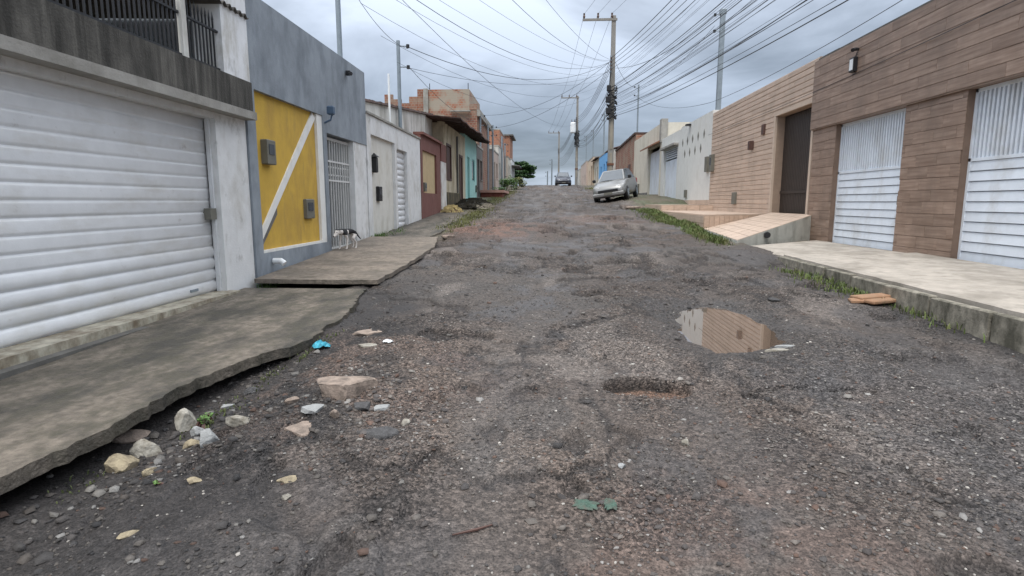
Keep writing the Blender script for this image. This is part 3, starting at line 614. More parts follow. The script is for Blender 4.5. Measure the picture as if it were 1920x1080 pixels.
h = thing('stained_house', 'taller house behind with black-streaked dirty white parapet', 'house', (-5, 19, .9))
mb = MB()
V = [(-4.6, 14.3, .4), (-4.6, 23.55, .4), (-4.6, 23.55, 4.95), (-4.6, 14.3, 4.0)]; V2 = [(-4.85, y_, z) for _, y_, z in V]
mb.add(V + V2, [(0, 1, 2, 3), (7, 6, 5, 4), (0, 4, 5, 1), (1, 5, 6, 2), (2, 6, 7, 3), (3, 7, 4, 0)]); mb.build('wall', m_whitedirty, h)
mb = MB(); mb.box(-4.85, -11, 14.3, 14.5, .4, 4.0); mb.box(-4.85, -11, 23.35, 23.54, .4, 4.9); mb.box(-10.8, -11, 14.5, 23.35, .4, 4.0); mb.build('side_walls', m_whitedirty, h)
r_ = random.Random(3)
for k in range(37):
    y_ = 14.32 + k * .25; z = 4.0 + (y_ - 14.3) * .1027
    MB().hexa([(-4.9, y_, z + .002), (-4.52, y_, z + .002), (-4.52, y_ + .24, z + .027), (-4.9, y_ + .24, z + .027), (-4.85, y_, z + .07), (-4.55, y_, z + .05 + r_.uniform(0, .04)), (-4.55, y_ + .24, z + .09), (-4.85, y_ + .24, z + .1)]).build('coping_tile', m_rooftile, h)
MB().tube([(-4.45, 16.6, 3.6), (-4.45, 16.6, 5.1)], .03, 6).build('white_pipe', m_lampwhite, h)

# ------------------------------------------------------------------ LEFT 4: maroon-trimmed house
h = thing('maroon_house', 'low house with maroon trim and ochre panel', 'house', (-4.5, 21, 1.0))
MB().wall(-4.10, -4.30, 18.97, 22.45, .4, 3.72, [(19.25, 21.65, 1.85, 3.25)]).build('wall', m_maroon, h)
bx('panel', m_beige, h, -4.17, -4.29, 19.251, 21.649, 1.851, 3.249)
bx('column', mat('flaking_white_column', (.66, .65, .62), var=.08, stain=(.38, .25, .2), amt=.8, sscale=(4, 4, 2.5), sth=.57), h, -4.07, -4.3, 22.46, 23.56, .5, 3.1)
bx('lintel', m_maroon, h, -4.06, -4.3, 22.452, 23.55, 3.102, 3.78)
bx('coping', m_maroon, h, -4.0, -4.34, 18.96, 22.44, 3.722, 3.80)
meter(h, -1, -4.17, 19.6, 2.05, .3, .3, .09)

# ------------------------------------------------------------------ LEFT 5/6: old houses under tiled eaves
def eave(parent, y0, y1, x_e, x_r, z0, rise, per_m, sag=.0, tag='roof'):
    n = int((y1 - y0) / .055); V = []; F = []
    for i in range(n + 1):
        y_ = y0 + (y1 - y0) * i / n
        base = z0 + (y_ - y0) * per_m - sag * math.sin(math.pi * (i / n) * 1.0) + .02 * math.sin(y_ * 2.7)
        cor = .035 * math.sin(y_ * 2 * math.pi / .22)
        for x, z in ((x_e, base), ((x_e + x_r) / 2, base + rise * .5 - .05), (x_r, base + rise)): V += [(x, y_, z + cor), (x, y_, z + cor - .035)]
    for i in range(n):
        a = i * 6; b_ = a + 6
        for k in (0, 2): F += [(a + k, b_ + k, b_ + k + 2, a + k + 2), (a + k + 1, a + k + 3, b_ + k + 3, b_ + k + 1)]
        F += [(a, a + 1, b_ + 1, b_), (a + 4, b_ + 4, b_ + 5, a + 5)]
    F += [(0, 2, 3, 1), (2, 4, 5, 3), (n * 6, n * 6 + 1, n * 6 + 3, n * 6 + 2), (n * 6 + 2, n * 6 + 3, n * 6 + 5, n * 6 + 4)]
    rf = MB().add(V, F).build('roof', m_rooftile, parent)
    k = 0; y_ = y0 + .15
    while y_ < y1:
        zb = z0 + (y_ - y0) * per_m - .13 - sag * math.sin(math.pi * (y_ - y0) / (y1 - y0))
        MB().hexa([(x_e - .06, y_ + .06, zb - .03), (x_e - .06, y_, zb - .03), (x_e - .9, y_, zb + .14), (x_e - .9, y_ + .06, zb + .14),
                   (x_e - .06, y_ + .06, zb + .05), (x_e - .06, y_, zb + .05), (x_e - .9, y_, zb + .23), (x_e - .9, y_ + .06, zb + .23)]).build('rafter', m_wooddark, rf)
        y_ += .75
    return rf
h = thing('old_house', 'old yellowed house with brown shuttered window and dark tiled eave', 'house', (-4.5, 26.5, 1.3))
MB().wall(-4.15, -4.40, 23.57, 29.7, .9, 4.75, [(24.1, 25.35, 2.45, 3.95), (27.6, 28.6, 1.2, 3.75)]).build('wall', m_old, h)
mb = MB(); mb.box(-4.4, -11, 23.57, 23.77, .9, 4.7); mb.box(-10.8, -11, 23.77, 29.7, .9, 4.7); mb.build('side_walls', m_old, h)
wn = MB().wall(-4.13, -4.22, 24.09, 25.36, 2.44, 3.96, [(24.19, 25.26, 2.54, 3.86)]).build('window', m_woodbrown, h)
bx('shutter', m_woodbrown, wn, -4.18, -4.21, 24.195, 24.72, 2.545, 3.855); bx('shutter', m_woodbrown, wn, -4.18, -4.21, 24.735, 25.255, 2.545, 3.855)
d = MB().wall(-4.12, -4.22, 27.58, 28.62, 1.2, 3.77, [(27.69, 28.51, 1.1, 3.66)]).build('door', m_woodbrown, h); bx('door_leaf', m_woodbrown, d, -4.17, -4.21, 27.692, 28.508, 1.2, 3.658)
bx('wall_base', m_oldbase, h, -4.10, -4.148, 23.75, 27.57, 1.0, 1.95)
bx('drain_pipe', m_greydk, h, -4.06, -4.147, 26.75, 26.85, 1.96, 4.5)
eave(h, 22.3, 29.72, -3.25, -6.2, 4.68, .42, .035, .07)
h = thing('turquoise_house', 'small turquoise house under the same dark eave', 'house', (-4.5, 32, 1.5))
MB().wall(-4.15, -4.40, 29.72, 34.5, 1.0, 5.0, [(30.5, 31.4, 1.5, 3.9), (32.4, 33.6, 2.7, 3.9)]).build('wall', m_teal, h)
bx('door', m_tealdark, h, -4.24, -4.3, 30.51, 31.39, 1.5, 3.89); w_ = MB().wall(-4.17, -4.26, 32.39, 33.61, 2.69, 3.91, [(32.47, 33.53, 2.77, 3.83)]).build('window', m_tealdark, h); bx('pane', glass_mat('window_glass'), w_, -4.2, -4.22, 32.475, 33.525, 2.775, 3.825)
mb = MB(); mb.box(-4.4, -11, 34.3, 34.49, 1.0, 5.0); mb.box(-10.8, -11, 29.72, 34.3, 1, 5); mb.build('side_walls', m_teal, h)
meter(h, -1, -4.15, 34.0, 2.3, .3, .4)
eave(h, 29.74, 34.9, -3.35, -6.2, 4.93, .42, .03, .05)

# ------------------------------------------------------------------ LEFT: unfinished brick house rising behind
h = thing('unfinished_house', 'unfinished two-storey red brick house with grey cement upper wall', 'house', (-7.5, 41, 1.9))
MB().box(-4.5, -10.5, 38, 46, 1.0, 7.35).build('brick_walls', m_brick, h)
bx('upper_wall', brick_mat('half_plastered_brick', (.36, .13, .07), (.30, .12, .07), (.33, .28, .22), stain=(.34, .30, .24), sth=.44, amt=.92), h, -5.0, -7.75, 38.05, 44, 7.352, 8.68)
bx('corner_pillar', m_brick, h, -7.8, -8.35, 38.0, 38.6, 7.351, 8.7)
bx('corner_pillar', m_conc, h, -7.95, -7.65, 37.9, 38.03, 6.9, 8.72)
for i, (x0, x1, zt) in enumerate([(-8.36, -8.9, 8.25), (-8.91, -9.4, 7.85), (-9.41, -9.95, 8.1), (-9.96, -10.5, 8.4)]): bx('broken_wall', m_brick, h, x0, x1, 38.02, 38.2, 7.351, zt)
bx('concrete_band', m_render, h, -6.6, -8.3, 37.93, 38.0, 6.75, 7.1)
bx('slab_edge', m_conc, h, -4.3, -4.52, 38.0, 46, 7.0, 7.4)
bx('wall_stub', m_brick, h, -4.5, -5.0, 38.0, 38.3, 7.401, 7.75)
bx('awning', m_conc, h, -4.9, -6.2, 37.6, 37.93, 7.25, 7.32)
for x in (-5.1, -7.6): MB().tube([(x, 38.3, 8.6), (x, 38.3, 9.1)], .025, 5).build('rebar', m_iron, h)

# ------------------------------------------------------------------ generic further houses
def far_house(name, label, s, xf, y0, y1, hgt, m, ops=(), depth=7, roof=None, mdoor=m_woodbrown, trim=None):
    zb = gzf((y0 + y1) / 2)
    h = thing(name, label, 'house', (xf + s * depth / 2, (y0 + y1) / 2, zb))
    holes = []
    for k, yc, w_, z0, z1 in ops: holes.append((yc - w_ / 2, yc + w_ / 2, zb + z0, zb + z1))
    MB().wall(xf, xf + s * .22, y0, y1 - .02, zb - 1.2, zb + hgt, holes).build('wall', m, h)
    mb = MB(); mb.box(xf + s * .22, xf + s * depth, y0, y0 + .2, zb - 1.2, zb + hgt); mb.box(xf + s * .22, xf + s * depth, y1 - .22, y1 - .02, zb - 1.2, zb + hgt); mb.box(xf + s * (depth - .2), xf + s * depth, y0 + .2, y1 - .22, zb - 1.2, zb + hgt); mb.build('side_walls', m, h)
    for (k, yc, w_, z0, z1), hh in zip(ops, holes):
        o = bx(k, mdoor, h, xf + s * .10, xf + s * .15, hh[0] + .005, hh[1] - .005, hh[2] + .005, hh[3] - .005)
        if k == 'window': bx('sill', trim or m, o, xf - s * .05, xf + s * .1, hh[0] - .05, hh[1] + .05, hh[2] - .07, hh[2] - .003)
        if k == 'door': bx('handle', m_steel, o, xf + s * .07, xf + s * .10, hh[0] + .08, hh[0] + .12, zb + 1.0, zb + 1.15)
    if roof == 'tile':
        V = []; n = int((y1 - y0) / .11)
        for i in range(n + 1):
            y_ = y0 - .1 + (y1 - y0 + .15) * i / n; c = .03 * (i % 2)
            for x, z in ((xf - s * .45, zb + hgt + .0), (xf + s * depth * .5, zb + hgt + 1.1), (xf + s * (depth + .2), zb + hgt)): V += [(x, y_, z + c), (x, y_, z + c - .06)]
        F = []
        for i in range(n):
            a = i * 6; b_ = a + 6
            for k in (0, 2): F += [(a + k, b_ + k, b_ + k + 2, a + k + 2), (a + k + 1, a + k + 3, b_ + k + 3, b_ + k + 1)]
            F += [(a, a + 1, b_ + 1, b_), (a + 4, b_ + 4, b_ + 5, a + 5)]
        F += [(0, 2, 3, 1), (2, 4, 5, 3), (n * 6, n * 6 + 1, n * 6 + 3, n * 6 + 2), (n * 6 + 2, n * 6 + 3, n * 6 + 5, n * 6 + 4)]
        MB().add(V, F).build('roof', m_rooftile, h)
        # gable ends
        for y_ in (y0 + .01, y1 - .23):
            MB().add([(xf + s * .02, y_, zb + hgt - .05), (xf + s * (depth - .05), y_, zb + hgt - .05), (xf + s * depth * .5, y_, zb + hgt + .97),
                      (xf + s * .02, y_ + .2, zb + hgt - .05), (xf + s * (depth - .05), y_ + .2, zb + hgt - .05), (xf + s * depth * .5, y_ + .2, zb + hgt + .97)],
                     [(0, 1, 2), (5, 4, 3), (0, 3, 4, 1), (1, 4, 5, 2), (2, 5, 3, 0)]).build('gable', m, h)
    else:
        bx('roof_slab', m_conc, h, xf - s * .03, xf + s * depth, y0 - .01, y1 - .01, zb + hgt + .002, zb + hgt + .13)
    return h
D = lambda yc, w_=1.0, t_=2.3: ('door', yc, w_, .05, t_)
W = lambda yc, w_=1.2, a=1.1, t_=2.3: ('window', yc, w_, a, t_)
far_house('plaster_house', 'dark grey unpainted house past the turquoise one', -1, -4.15, 34.55, 37.9, 3.0, m_greydk, [D(35.5), W(37)])
far_house('plaster_house', 'faded pink plaster house below the brick house', -1, -4.2, 46.05, 51, 3.1, m_pinkish, [D(47.2), W(49.3)])
far_house('plaster_house', 'dirty white house on the left further uphill', -1, -4.2, 51.05, 57, 3.6, m_whitedirty, [D(52.5), W(55)], mdoor=m_greydk)
far_house('brick_house', 'orange brick upper storey house before the tree', -1, -4.6, 57.1, 63, 5.4, m_brick2, [D(58.2), W(61), ('window', 60, 1.3, 3.7, 4.8)], mdoor=m_greydk)
far_house('plaster_house', 'cream house next to the green bush', -1, -4.2, 63.1, 67.8, 3.0, m_cream, [D(64.2), W(66.4)])
h = far_house('two_tone_house', 'white and orange two-storey house beside the dark tree', -1, -4.1, 68, 74, 2.9, m_whitewall, [D(69.3), W(72)], mdoor=m_greydk)
zb = gzf(71); bx('upper_storey', m_brick2, h, -4.3, -10.9, 68.1, 73.8, zb + 3.04, zb + 5.6); bx('upper_roof', m_greydk, h, -3.9, -11, 67.9, 74, zb + 5.602, zb + 5.75); bx('awning', m_greydk, h, -3.2, -4.098, 68.2, 73.5, zb + 2.2, zb + 2.3)

# ------------------------------------------------------------------ RIGHT 1: brown tiled house with white aluminium garage door
XR = 6.5
def tile_area(parent, me_full, m, X, s, y0, y1, z0, z1, L_, Hh, gap, th, holes=(), seed=1):
    r = random.Random(seed); z = z0; row = 0
    while z < z1 - .02:
        zt = min(z + Hh, z1); y_ = y0 - (row * .37 % 1) * L_
        while y_ < y1:
            a, b_ = max(y_, y0), min(y_ + L_, y1); y_ += L_
            segs = [(a, b_, z, zt)]
            for hY0, hY1, hZ0, hZ1 in holes:
                out = []
                for (a1, b1, c1, d1) in segs:
                    if b1 <= hY0 or a1 >= hY1 or d1 <= hZ0 or c1 >= hZ1: out.append((a1, b1, c1, d1)); continue
                    if a1 < hY0: out.append((a1, hY0, c1, d1))
                    if b1 > hY1: out.append((hY1, b1, c1, d1))
                    if c1 < hZ0: out.append((max(a1, hY0), min(b1, hY1), c1, hZ0))
                    if d1 > hZ1: out.append((max(a1, hY0), min(b1, hY1), hZ1, d1))
                segs = out
            for (a1, b1, c1, d1) in segs:
                wy, hz = b1 - a1 - gap, d1 - c1 - gap
                if wy < .03 or hz < .02: continue
                off = r.uniform(0, .0025)
                inst('tile', me_full, (X - s * off, (a1 + b1) / 2, (c1 + d1) / 2), parent, scale=(1, wy, hz))
        z = zt; row += 1
def tile_mesh(name, s, th, m, ch=.03):
    # unit tile in y,z: front face inset for a soft chamfer
    a = .5; c_ = .5 - ch; cy = .5 - ch * .04
    v = [(s * .0, -a, -a), (0, a, -a), (0, a, a), (0, -a, a), (-s * th, -cy, -c_), (-s * th, cy, -c_), (-s * th, cy, c_), (-s * th, -cy, c_),
         (-s * th * .45, -a, -a), (-s * th * .45, a, -a), (-s * th * .45, a, a), (-s * th * .45, -a, a)]
    f = [(4, 5, 6, 7)] + [(8 + i, 8 + (i + 1) % 4, 4 + (i + 1) % 4, 4 + i) for i in range(4)] + [(i, (i + 1) % 4, 8 + (i + 1) % 4, 8 + i) for i in range(4)]
    if s > 0: f = [t_[::-1] for t_ in f]
    me = bpy.data.meshes.new(name); me.from_pydata(v, [], f); me.materials.append(m); return me
tm_tan = tile_mesh('tile', 1, .03, m_tan, .10)
tm_brown = tile_mesh('tile', 1, .012, m_brown, .02)
tm_peach = tile_mesh('tile', 1, .012, m_peach, .03)

h = thing('brown_house', 'brown wood-tiled house with white aluminium garage door', 'house', (7, 11, .6))
ho = [(11.15, 13.68, .3, 3.26), (5.0, 9.6, .3, 3.26)]
MB().wall(6.53, 6.75, 4.0, 14.82, .2, 4.86, ho).build('wall', m_brownback, h)
mb = MB(); mb.box(6.75, 14, 4.0, 4.2, .2, 4.86); mb.box(6.75, 14, 14.6, 14.80, .2, 4.86); mb.box(13.8, 14, 4.2, 14.6, .2, 4.86); mb.build('side_walls', m_brown, h)
bx('roof_slab', m_concdark, h, 6.50, 14.1, 3.9, 14.9, 4.862, 4.95)
bx('roof_cap', m_iron, h, 6.62, 7.6, 14.2, 14.95, 4.952, 5.02)
bd = MB().wall(6.40, 6.53, 4.0, 14.84, 3.28, 4.86).build('fascia', m_brownback, h)
tile_area(bd, tm_brown, m_brown, 6.398, 1, 4.0, 14.84, 3.28, 4.86, 1.2, .2, .004, .012, seed=4)
MB().box(6.405, 6.53, 14.841, 14.86, 3.28, 4.86).build('end_strip', m_tan, bd)
bx('soffit', m_brown, h, 6.40, 6.53, 4.0, 14.83, 3.262, 3.279)
for (a, b_) in ((13.68, 14.80), (9.6, 11.15)):
    pl = MB().box(6.47, 6.53, a, b_, .3, 3.261).build('pillar', m_brownback, h); tile_area(pl, tm_brown, m_brown, 6.468, 1, a, b_, .55, 3.261, .55, .2, .004, .012, seed=6)
for (a, b_) in ((11.15, 13.68), (5.0, 9.6)):
    gd = MB().box(6.62, 6.66, a, b_, .60, 2.17).box(6.57, 6.67, a, a + .05, .6, 3.26).box(6.57, 6.67, b_ - .05, b_, .6, 3.26).box(6.57, 6.67, a, b_, 2.17, 2.22).box(6.57, 6.67, a, b_, 3.21, 3.26).build('garage_door', m_doorb, h)
    ln = b_ - a - .1
    sm = bpy.data.meshes.new('slat'); pit = .155
    v = []
    for yv in (-ln / 2, ln / 2): v += [(.03, yv, -pit / 2), (-.03, yv, -pit / 2 + .012), (-.012, yv, pit / 2 - .006), (.03, yv, pit / 2 - .004)]
    sm.from_pydata(v, [], [(0, 1, 5, 4), (1, 2, 6, 5), (2, 3, 7, 6), (3, 2, 1, 0), (4, 5, 6, 7)]); sm.materials.append(m_doorb)
    for k in range(10): inst('slat', sm, (6.60, (a + b_) / 2, .62 + pit / 2 + pit * k), gd)
    vm_ = bpy.data.meshes.new('vertical_slat'); q_ = MB().box(-.03, .03, -.022, .022, 0, .99); vm_.from_pydata(q_.v, [], q_.f); vm_.materials.append(m_doorb)
    bx('lock', m_metergrey, gd, 6.54, 6.569, a + .08, a + .16, 1.5, 1.66)
    n = int(ln / .085)
    for k in range(n): inst('vertical_slat', vm_, (6.62, a + .05 + (k + .5) * ln / n, 2.22), gd)
bx('door_interior', m_interior, h, 8.5, 8.6, 4.2, 14.6, .3, 4.8)
o = MB().bbox(6.30, 6.38, 12.84, 13.02, 4.22, 4.52, .015).build('flood_light', m_black, h); bx('lens', m_lampwhite, o, 6.292, 6.299, 12.865, 12.995, 4.26, 4.48)
c = MB().tube([(6.38, 12.85, 4.66), (6.3, 12.85, 4.66), (6.24, 12.8, 4.63)], [.03, .035, .04], 8).build('security_camera', m_black, h); MB().tube([(6.375, 12.88, 4.62), (6.37, 12.93, 4.52)], .007, 4).build('cable', m_black, c)

# ------------------------------------------------------------------ RIGHT 2: tan wood-tiled house with dark gate
h = thing('tan_house', 'tan wood-look tiled house with dark brown gate', 'house', (7, 19, 1.1))
ho = [(14.98, 17.30, 1.2, 3.95)]
MB().wall(6.53, 6.85, 14.88, 23.80, .4, 5.0, ho).build('wall', m_tanback, h)
mb = MB(); mb.box(6.85, 14, 14.88, 15.0, .4, 1.2); mb.box(6.85, 14, 14.88, 15.0, 3.95, 5.0); mb.box(6.85, 14, 23.6, 23.79, .4, 5.0); mb.box(13.8, 14, 15, 23.6, .4, 5.0); mb.box(7.3, 14, 14.88, 15.0, 1.2, 3.95); mb.build('side_walls', m_tan, h)
bx('roof_slab', m_conc, h, 6.56, 14, 14.9, 23.78, 4.8, 4.98)
tile_area(h, tm_tan, m_tan, 6.528, 1, 14.88, 23.80, .9, 5.0, 1.8, .146, .005, .03, [(14.86, 17.42, .9, 4.06)], seed=9)
m_pale = mat('pale_stone_frame', (.55, .44, .35), var=.06)
fr = MB().box(6.47, 6.85, 17.305, 17.42, 1.2, 4.06).box(6.47, 6.85, 14.87, 14.975, 1.2, 4.06).box(6.47, 6.85, 14.975, 17.305, 3.955, 4.06).build('gate_frame', m_pale, h)
g = MB().box(6.76, 6.80, 14.985, 17.295, 1.24, 3.94).build('gate', m_gatebrown, h)
pm = bpy.data.meshes.new('plank'); q_ = MB().bbox(-.02, .0, -.045, .045, 0, 2.68, .008); pm.from_pydata(q_.v, [], q_.f); pm.materials.append(m_gatebrown)
for k in range(22): inst('plank', pm, (6.758, 15.05 + k * .1045, 1.25), g)
bx('cross_rail', m_gatebrown, g, 6.715, 6.735, 14.99, 17.29, 1.78, 1.86); bx('gate_post', m_gatebrown, g, 6.70, 6.755, 15.50, 15.58, 1.25, 3.93)
o = MB().bbox(6.36, 6.495, 19.02, 19.18, 3.18, 3.46, .02).build('wall_lamp', m_woodbrown, h)
MB().bbox(6.44, 6.497, 18.1, 18.3, 3.55, 3.85, .01).build('number_plate', m_woodbrown, h)
MB().bbox(6.43, 6.497, 20.4, 20.75, 1.47, 1.88, .01).build('meter_box', m_metergrey, h)
meter(h, 1, 6.497, 23.45, 3.05, .34, .66, .12); 

# ramp and platform
rp_ = thing('ramp', 'sloping peach-tiled ramp up to the dark gate', 'ramp', (5.3, 15, .7))
c00, c10, c11, c01 = (4.22, 13.05, .70), (6.52, 14.62, 1.235), (6.52, 17.28, 1.235), (4.25, 16.0, .82)
mb = MB(); P4 = [c00, c10, c11, c01]
mb.add([(x, y_, .2) for x, y_, z in P4] + P4, [(3, 2, 1, 0), (4, 5, 6, 7), (0, 1, 5, 4), (1, 2, 6, 5), (2, 3, 7, 6), (3, 0, 4, 7)])
mb.build('body', mat('raw_pale_concrete', (.46, .46, .42), var=.12, stain=(.2, .2, .17), amt=.6, sscale=(5, 5, 1), sth=.55, stain2=(.08, .075, .06), amt2=.6, sscale2=(3, 3, 4), sth2=.64, bump=.4), rp_)
def bil(u, v): return [ (1 - u) * (1 - v) * c00[i] + u * (1 - v) * c10[i] + u * v * c11[i] + (1 - u) * v * c01[i] for i in range(3)]
nu, nv = 7, 7
for i in range(nu):
    for j in range(nv):
        e_ = .025; q4 = [bil((i + e_) / nu, (j + e_) / nv), bil((i + 1 - e_) / nu, (j + e_) / nv), bil((i + 1 - e_) / nu, (j + 1 - e_) / nv), bil((i + e_) / nu, (j + 1 - e_) / nv)]
        MB().hexa([(x, y_, z + .001) for x, y_, z in q4] + [(x, y_, z + .013) for x, y_, z in q4]).build('tile', m_peach, rp_)
MB().tube([(5.05, 13.59, .80), (5.05, 13.52, .80)], .07, 10).build('drain_hole', m_black, rp_)
pf = thing('platform', 'tan tiled raised platform along the tan house', 'platform', (5.3, 19, .9))
pl_poly = [(4.27, 16.03), (6.52, 17.31), (6.52, 23.8), (4.35, 23.2)]
MB().prism(pl_poly, .3, lambda x, y_: 1.185 + .002 * (y_ - 16)).build('body', m_tanback, pf)
# facing tiles: the ramp side (vertical planks) and the street side
a_, b_ = Vector((4.27, 16.03, 0)), Vector((6.52, 17.31, 0)); dr = (b_ - a_).normalized(); nrm = Vector((dr.y, -dr.x, 0)); Lr = (b_ - a_).length; n = 14
for k in range(n):
    s0, s1 = Lr * k / n + .008, Lr * (k + 1) / n - .008
    zl = .82 + .415 * (k / n); 
    if zl > 1.15: continue
    p0, p1 = a_ + dr * s0, a_ + dr * s1
    q0, q1 = p0 + nrm * .014, p1 + nrm * .014
    MB().hexa([(q0.x, q0.y, zl), (q1.x, q1.y, zl), (p1.x, p1.y, zl), (p0.x, p0.y, zl), (q0.x, q0.y, 1.17), (q1.x, q1.y, 1.17), (p1.x, p1.y, 1.17), (p0.x, p0.y, 1.17)]).build('tile', m_tan, pf)
a_, b_ = Vector((4.27, 16.03, 0)), Vector((4.35, 23.2, 0)); n = 9
for k in range(n):
    y0, y1 = 16.04 + (23.16 - 16.04) * k / n + .01, 16.04 + (23.16 - 16.04) * (k + 1) / n - .01
    x0, x1 = 4.27 + .08 * (y0 - 16.03) / 7.17, 4.27 + .08 * (y1 - 16.03) / 7.17
    for z0, z1 in ((.75, .965), (.98, 1.175)):
        MB().hexa([(x0 - .014, y1, z0), (x0 - .014, y0, z0), (x0 - .001, y0, z0), (x1 - .001, y1, z0), (x0 - .014, y1, z1), (x0 - .014, y0, z1), (x0 - .001, y0, z1), (x1 - .001, y1, z1)]).build('tile', m_tan, pf)
ptm = bpy.data.meshes.new('tile'); q_ = MB().box(-.2, .2, -.24, .24, 0, .012); ptm.from_pydata(q_.v, [], q_.f); ptm.materials.append(m_peach)
for i in range(5):
    for j in range(13):
        x0, y0 = 4.40 + i * .42, 16.6 + j * .5
        if y0 < 16.05 + (x0 + .42 - 4.27) * .569 + .02: continue
        inst('tile', ptm, (x0 + .21, y0 + .25, 1.189 + .002 * (y0 - 16)), pf)
# low tiled kerb further up
lk = thing('low_wall', 'low tan tiled retaining edge before the white wall', 'low wall', (5, 28, 1.3))
MB().box(4.5, 6.5, 23.25, 33.9, .9, 1.42).build('body', m_tanback, lk)
for k in range(18): MB().box(4.485, 4.499, 23.27 + k * .59, 23.27 + k * .59 + .57, 1.1, 1.41).build('tile', m_tan, lk)
for i in range(4): MB().box(4.52 + i * .5, 5.0 + i * .5, 23.235, 23.249, .95, 1.41).build('tile', m_tan, lk)
MB().box(4.5, 6.5, 23.26, 33.9, 1.421, 1.43).build('top', m_peach, lk)

# ------------------------------------------------------------------ RIGHT 3..: white wall house with diamond vents, cream house, brick house...
h = thing('white_wall_house', 'white house with diamond-shaped wall vents and pale gate', 'house', (7, 29, 1.5))
ho = [(29.9, 33.2, .9, 4.35)]
vents = [(25.0 + .95 * i + (.45 if j else 0), 4.35 - j * .55) for j in range(2) for i in range(5 if j == 0 else 4)]
m_w3 = mat('pale_grey_white_plaster', (.66, .66, .63), var=.05, stain=(.5, .48, .42), amt=.4, sscale=(2, 2, 1), sth=.6)
MB().wall(6.5, 6.75, 23.82, 34.0, .5, 5.05, ho).build('wall', m_w3, h)
bx('raised_parapet', m_w3, h, 6.5, 6.75, 23.82, 29.2, 5.052, 5.12)
mb = MB(); mb.box(6.75, 14, 23.82, 24.0, .5, 5.05); mb.box(6.75, 14, 33.8, 33.99, .5, 5.05); mb.box(13.8, 14, 24, 33.8, .5, 5.05); mb.build('side_walls', m_w3, h)
bx('roof_slab', m_conc, h, 6.76, 14, 24.0, 33.8, 4.7, 4.9)
for yv, zv in vents:
    o = MB().add([(6.492, yv - .13, zv), (6.492, yv, zv - .2), (6.492, yv + .13, zv), (6.492, yv, zv + .2), (6.5, yv - .13, zv), (6.5, yv, zv - .2), (6.5, yv + .13, zv), (6.5, yv, zv + .2)],
                 [(3, 2, 1, 0), (0, 1, 5, 4), (1, 2, 6, 5), (2, 3, 7, 6), (3, 0, 4, 7)]).build('vent', m_metergrey, h)
for k in range(3):
    tb = MB().box(6.480, 6.4995, 23.83 + k * 2.02, 25.83 + k * 2.02, 1.44, 1.63).build('base_tile', m_tan, h)
g = MB().box(6.62, 6.66, 29.91, 33.19, 1.45, 3.75).build('gate', m_doorb, h)
for k in range(5): bx('slat', m_doorb, g, 6.58, 6.66, 29.92, 33.18, 3.82 + k * .11, 3.87 + k * .11)
for k in range(10): bx('vertical_slat', m_doorb, g, 6.60, 6.619, 29.95 + k * .325, 30.2 + k * .325, 1.47, 3.74)
bx('gate_canopy', m_conc, h, 6.25, 6.49, 29.7, 33.4, 4.36, 4.46)
bx('gate_step', m_whitewall, h, 6.2, 6.6, 29.9, 33.2, 1.2, 1.449)
bx('meter_box', m_metergrey, h, 6.43, 6.497, 27.5, 27.85, 1.75, 2.1)
bx('meter_box', m_metergrey, h, 6.38, 6.497, 23.95, 24.3, 2.75, 3.35)
bx('flood_light', m_black, h, 6.3, 6.5, 27.3, 27.6, 4.98, 5.05)
h = thing('cream_house', 'cream plaster house with tiled gate canopy behind the silver car', 'house', (7, 39, 1.9))
MB().wall(6.5, 6.75, 34.02, 44.5, .8, 6.0, [(34.5, 38.3, .9, 4.85)]).build('wall', m_cream, h)
mb = MB(); mb.box(6.75, 14, 34.02, 34.2, .8, 6.0); mb.box(6.75, 14, 44.3, 44.49, .8, 6.0); mb.box(13.8, 14, 34.2, 44.3, .8, 6); mb.build('side_walls', m_cream, h)
bx('roof_slab', m_conc, h, 6.76, 14, 34.2, 44.3, 5.5, 5.7); bx('end_pier', m_conc, h, 6.44, 6.8, 33.95, 34.5, 4.9, 6.2)
g = bx('gate', m_doorb, h, 6.66, 6.7, 34.51, 38.29, 1.6, 4.6)
for k in range(9): bx('vertical_slat', m_doorb, g, 6.64, 6.659, 34.55 + k * .415, 34.9 + k * .415, 1.62, 4.58)
MB().hexa([(6.0, 38.6, 4.75), (6.0, 34.3, 4.75), (6.75, 34.3, 5.1), (6.75, 38.6, 5.1), (6.0, 38.6, 4.83), (6.0, 34.3, 4.83), (6.75, 34.3, 5.2), (6.75, 38.6, 5.2)]).build('canopy', mat('terracotta_tile', (.26, .13, .08), var=.35, scale=8), h)
bx('meter_box', m_metergrey, h, 6.42, 6.497, 41.6, 42.1, 2.2, 2.8); bx('base_course', m_greydk, h, 6.45, 6.499, 38.3, 44.4, 1.6, 2.15)
h = thing('brick_side_house', 'red brick house with stepped dark coping past the cream house', 'house', (7.5, 50, 2.4))
V = [(6.6, 44.55, 1.5), (6.6, 57, 1.5), (6.6, 57, 6.3), (6.6, 49.5, 6.45), (6.6, 44.55, 6.5)]; V2 = [(13, y_, z) for _, y_, z in V]
MB().add(V + V2, [(0, 1, 2, 3, 4)[::-1], (5, 6, 7, 8, 9), (0, 1, 6, 5), (1, 2, 7, 6), (2, 3, 8, 7), (3, 4, 9, 8), (4, 0, 5, 9)]).build('brick_walls', m_brick, h)
for k in range(8): bx('coping', m_rooftile, h, 6.5, 13, 44.6 + k * 1.55, 46.1 + k * 1.55, 6.5 - .03 * k + .02, 6.68 - .03 * k)
bx('door', m_woodbrown, h, 6.55, 6.598, 47, 48.1, 2.3, 4.5)
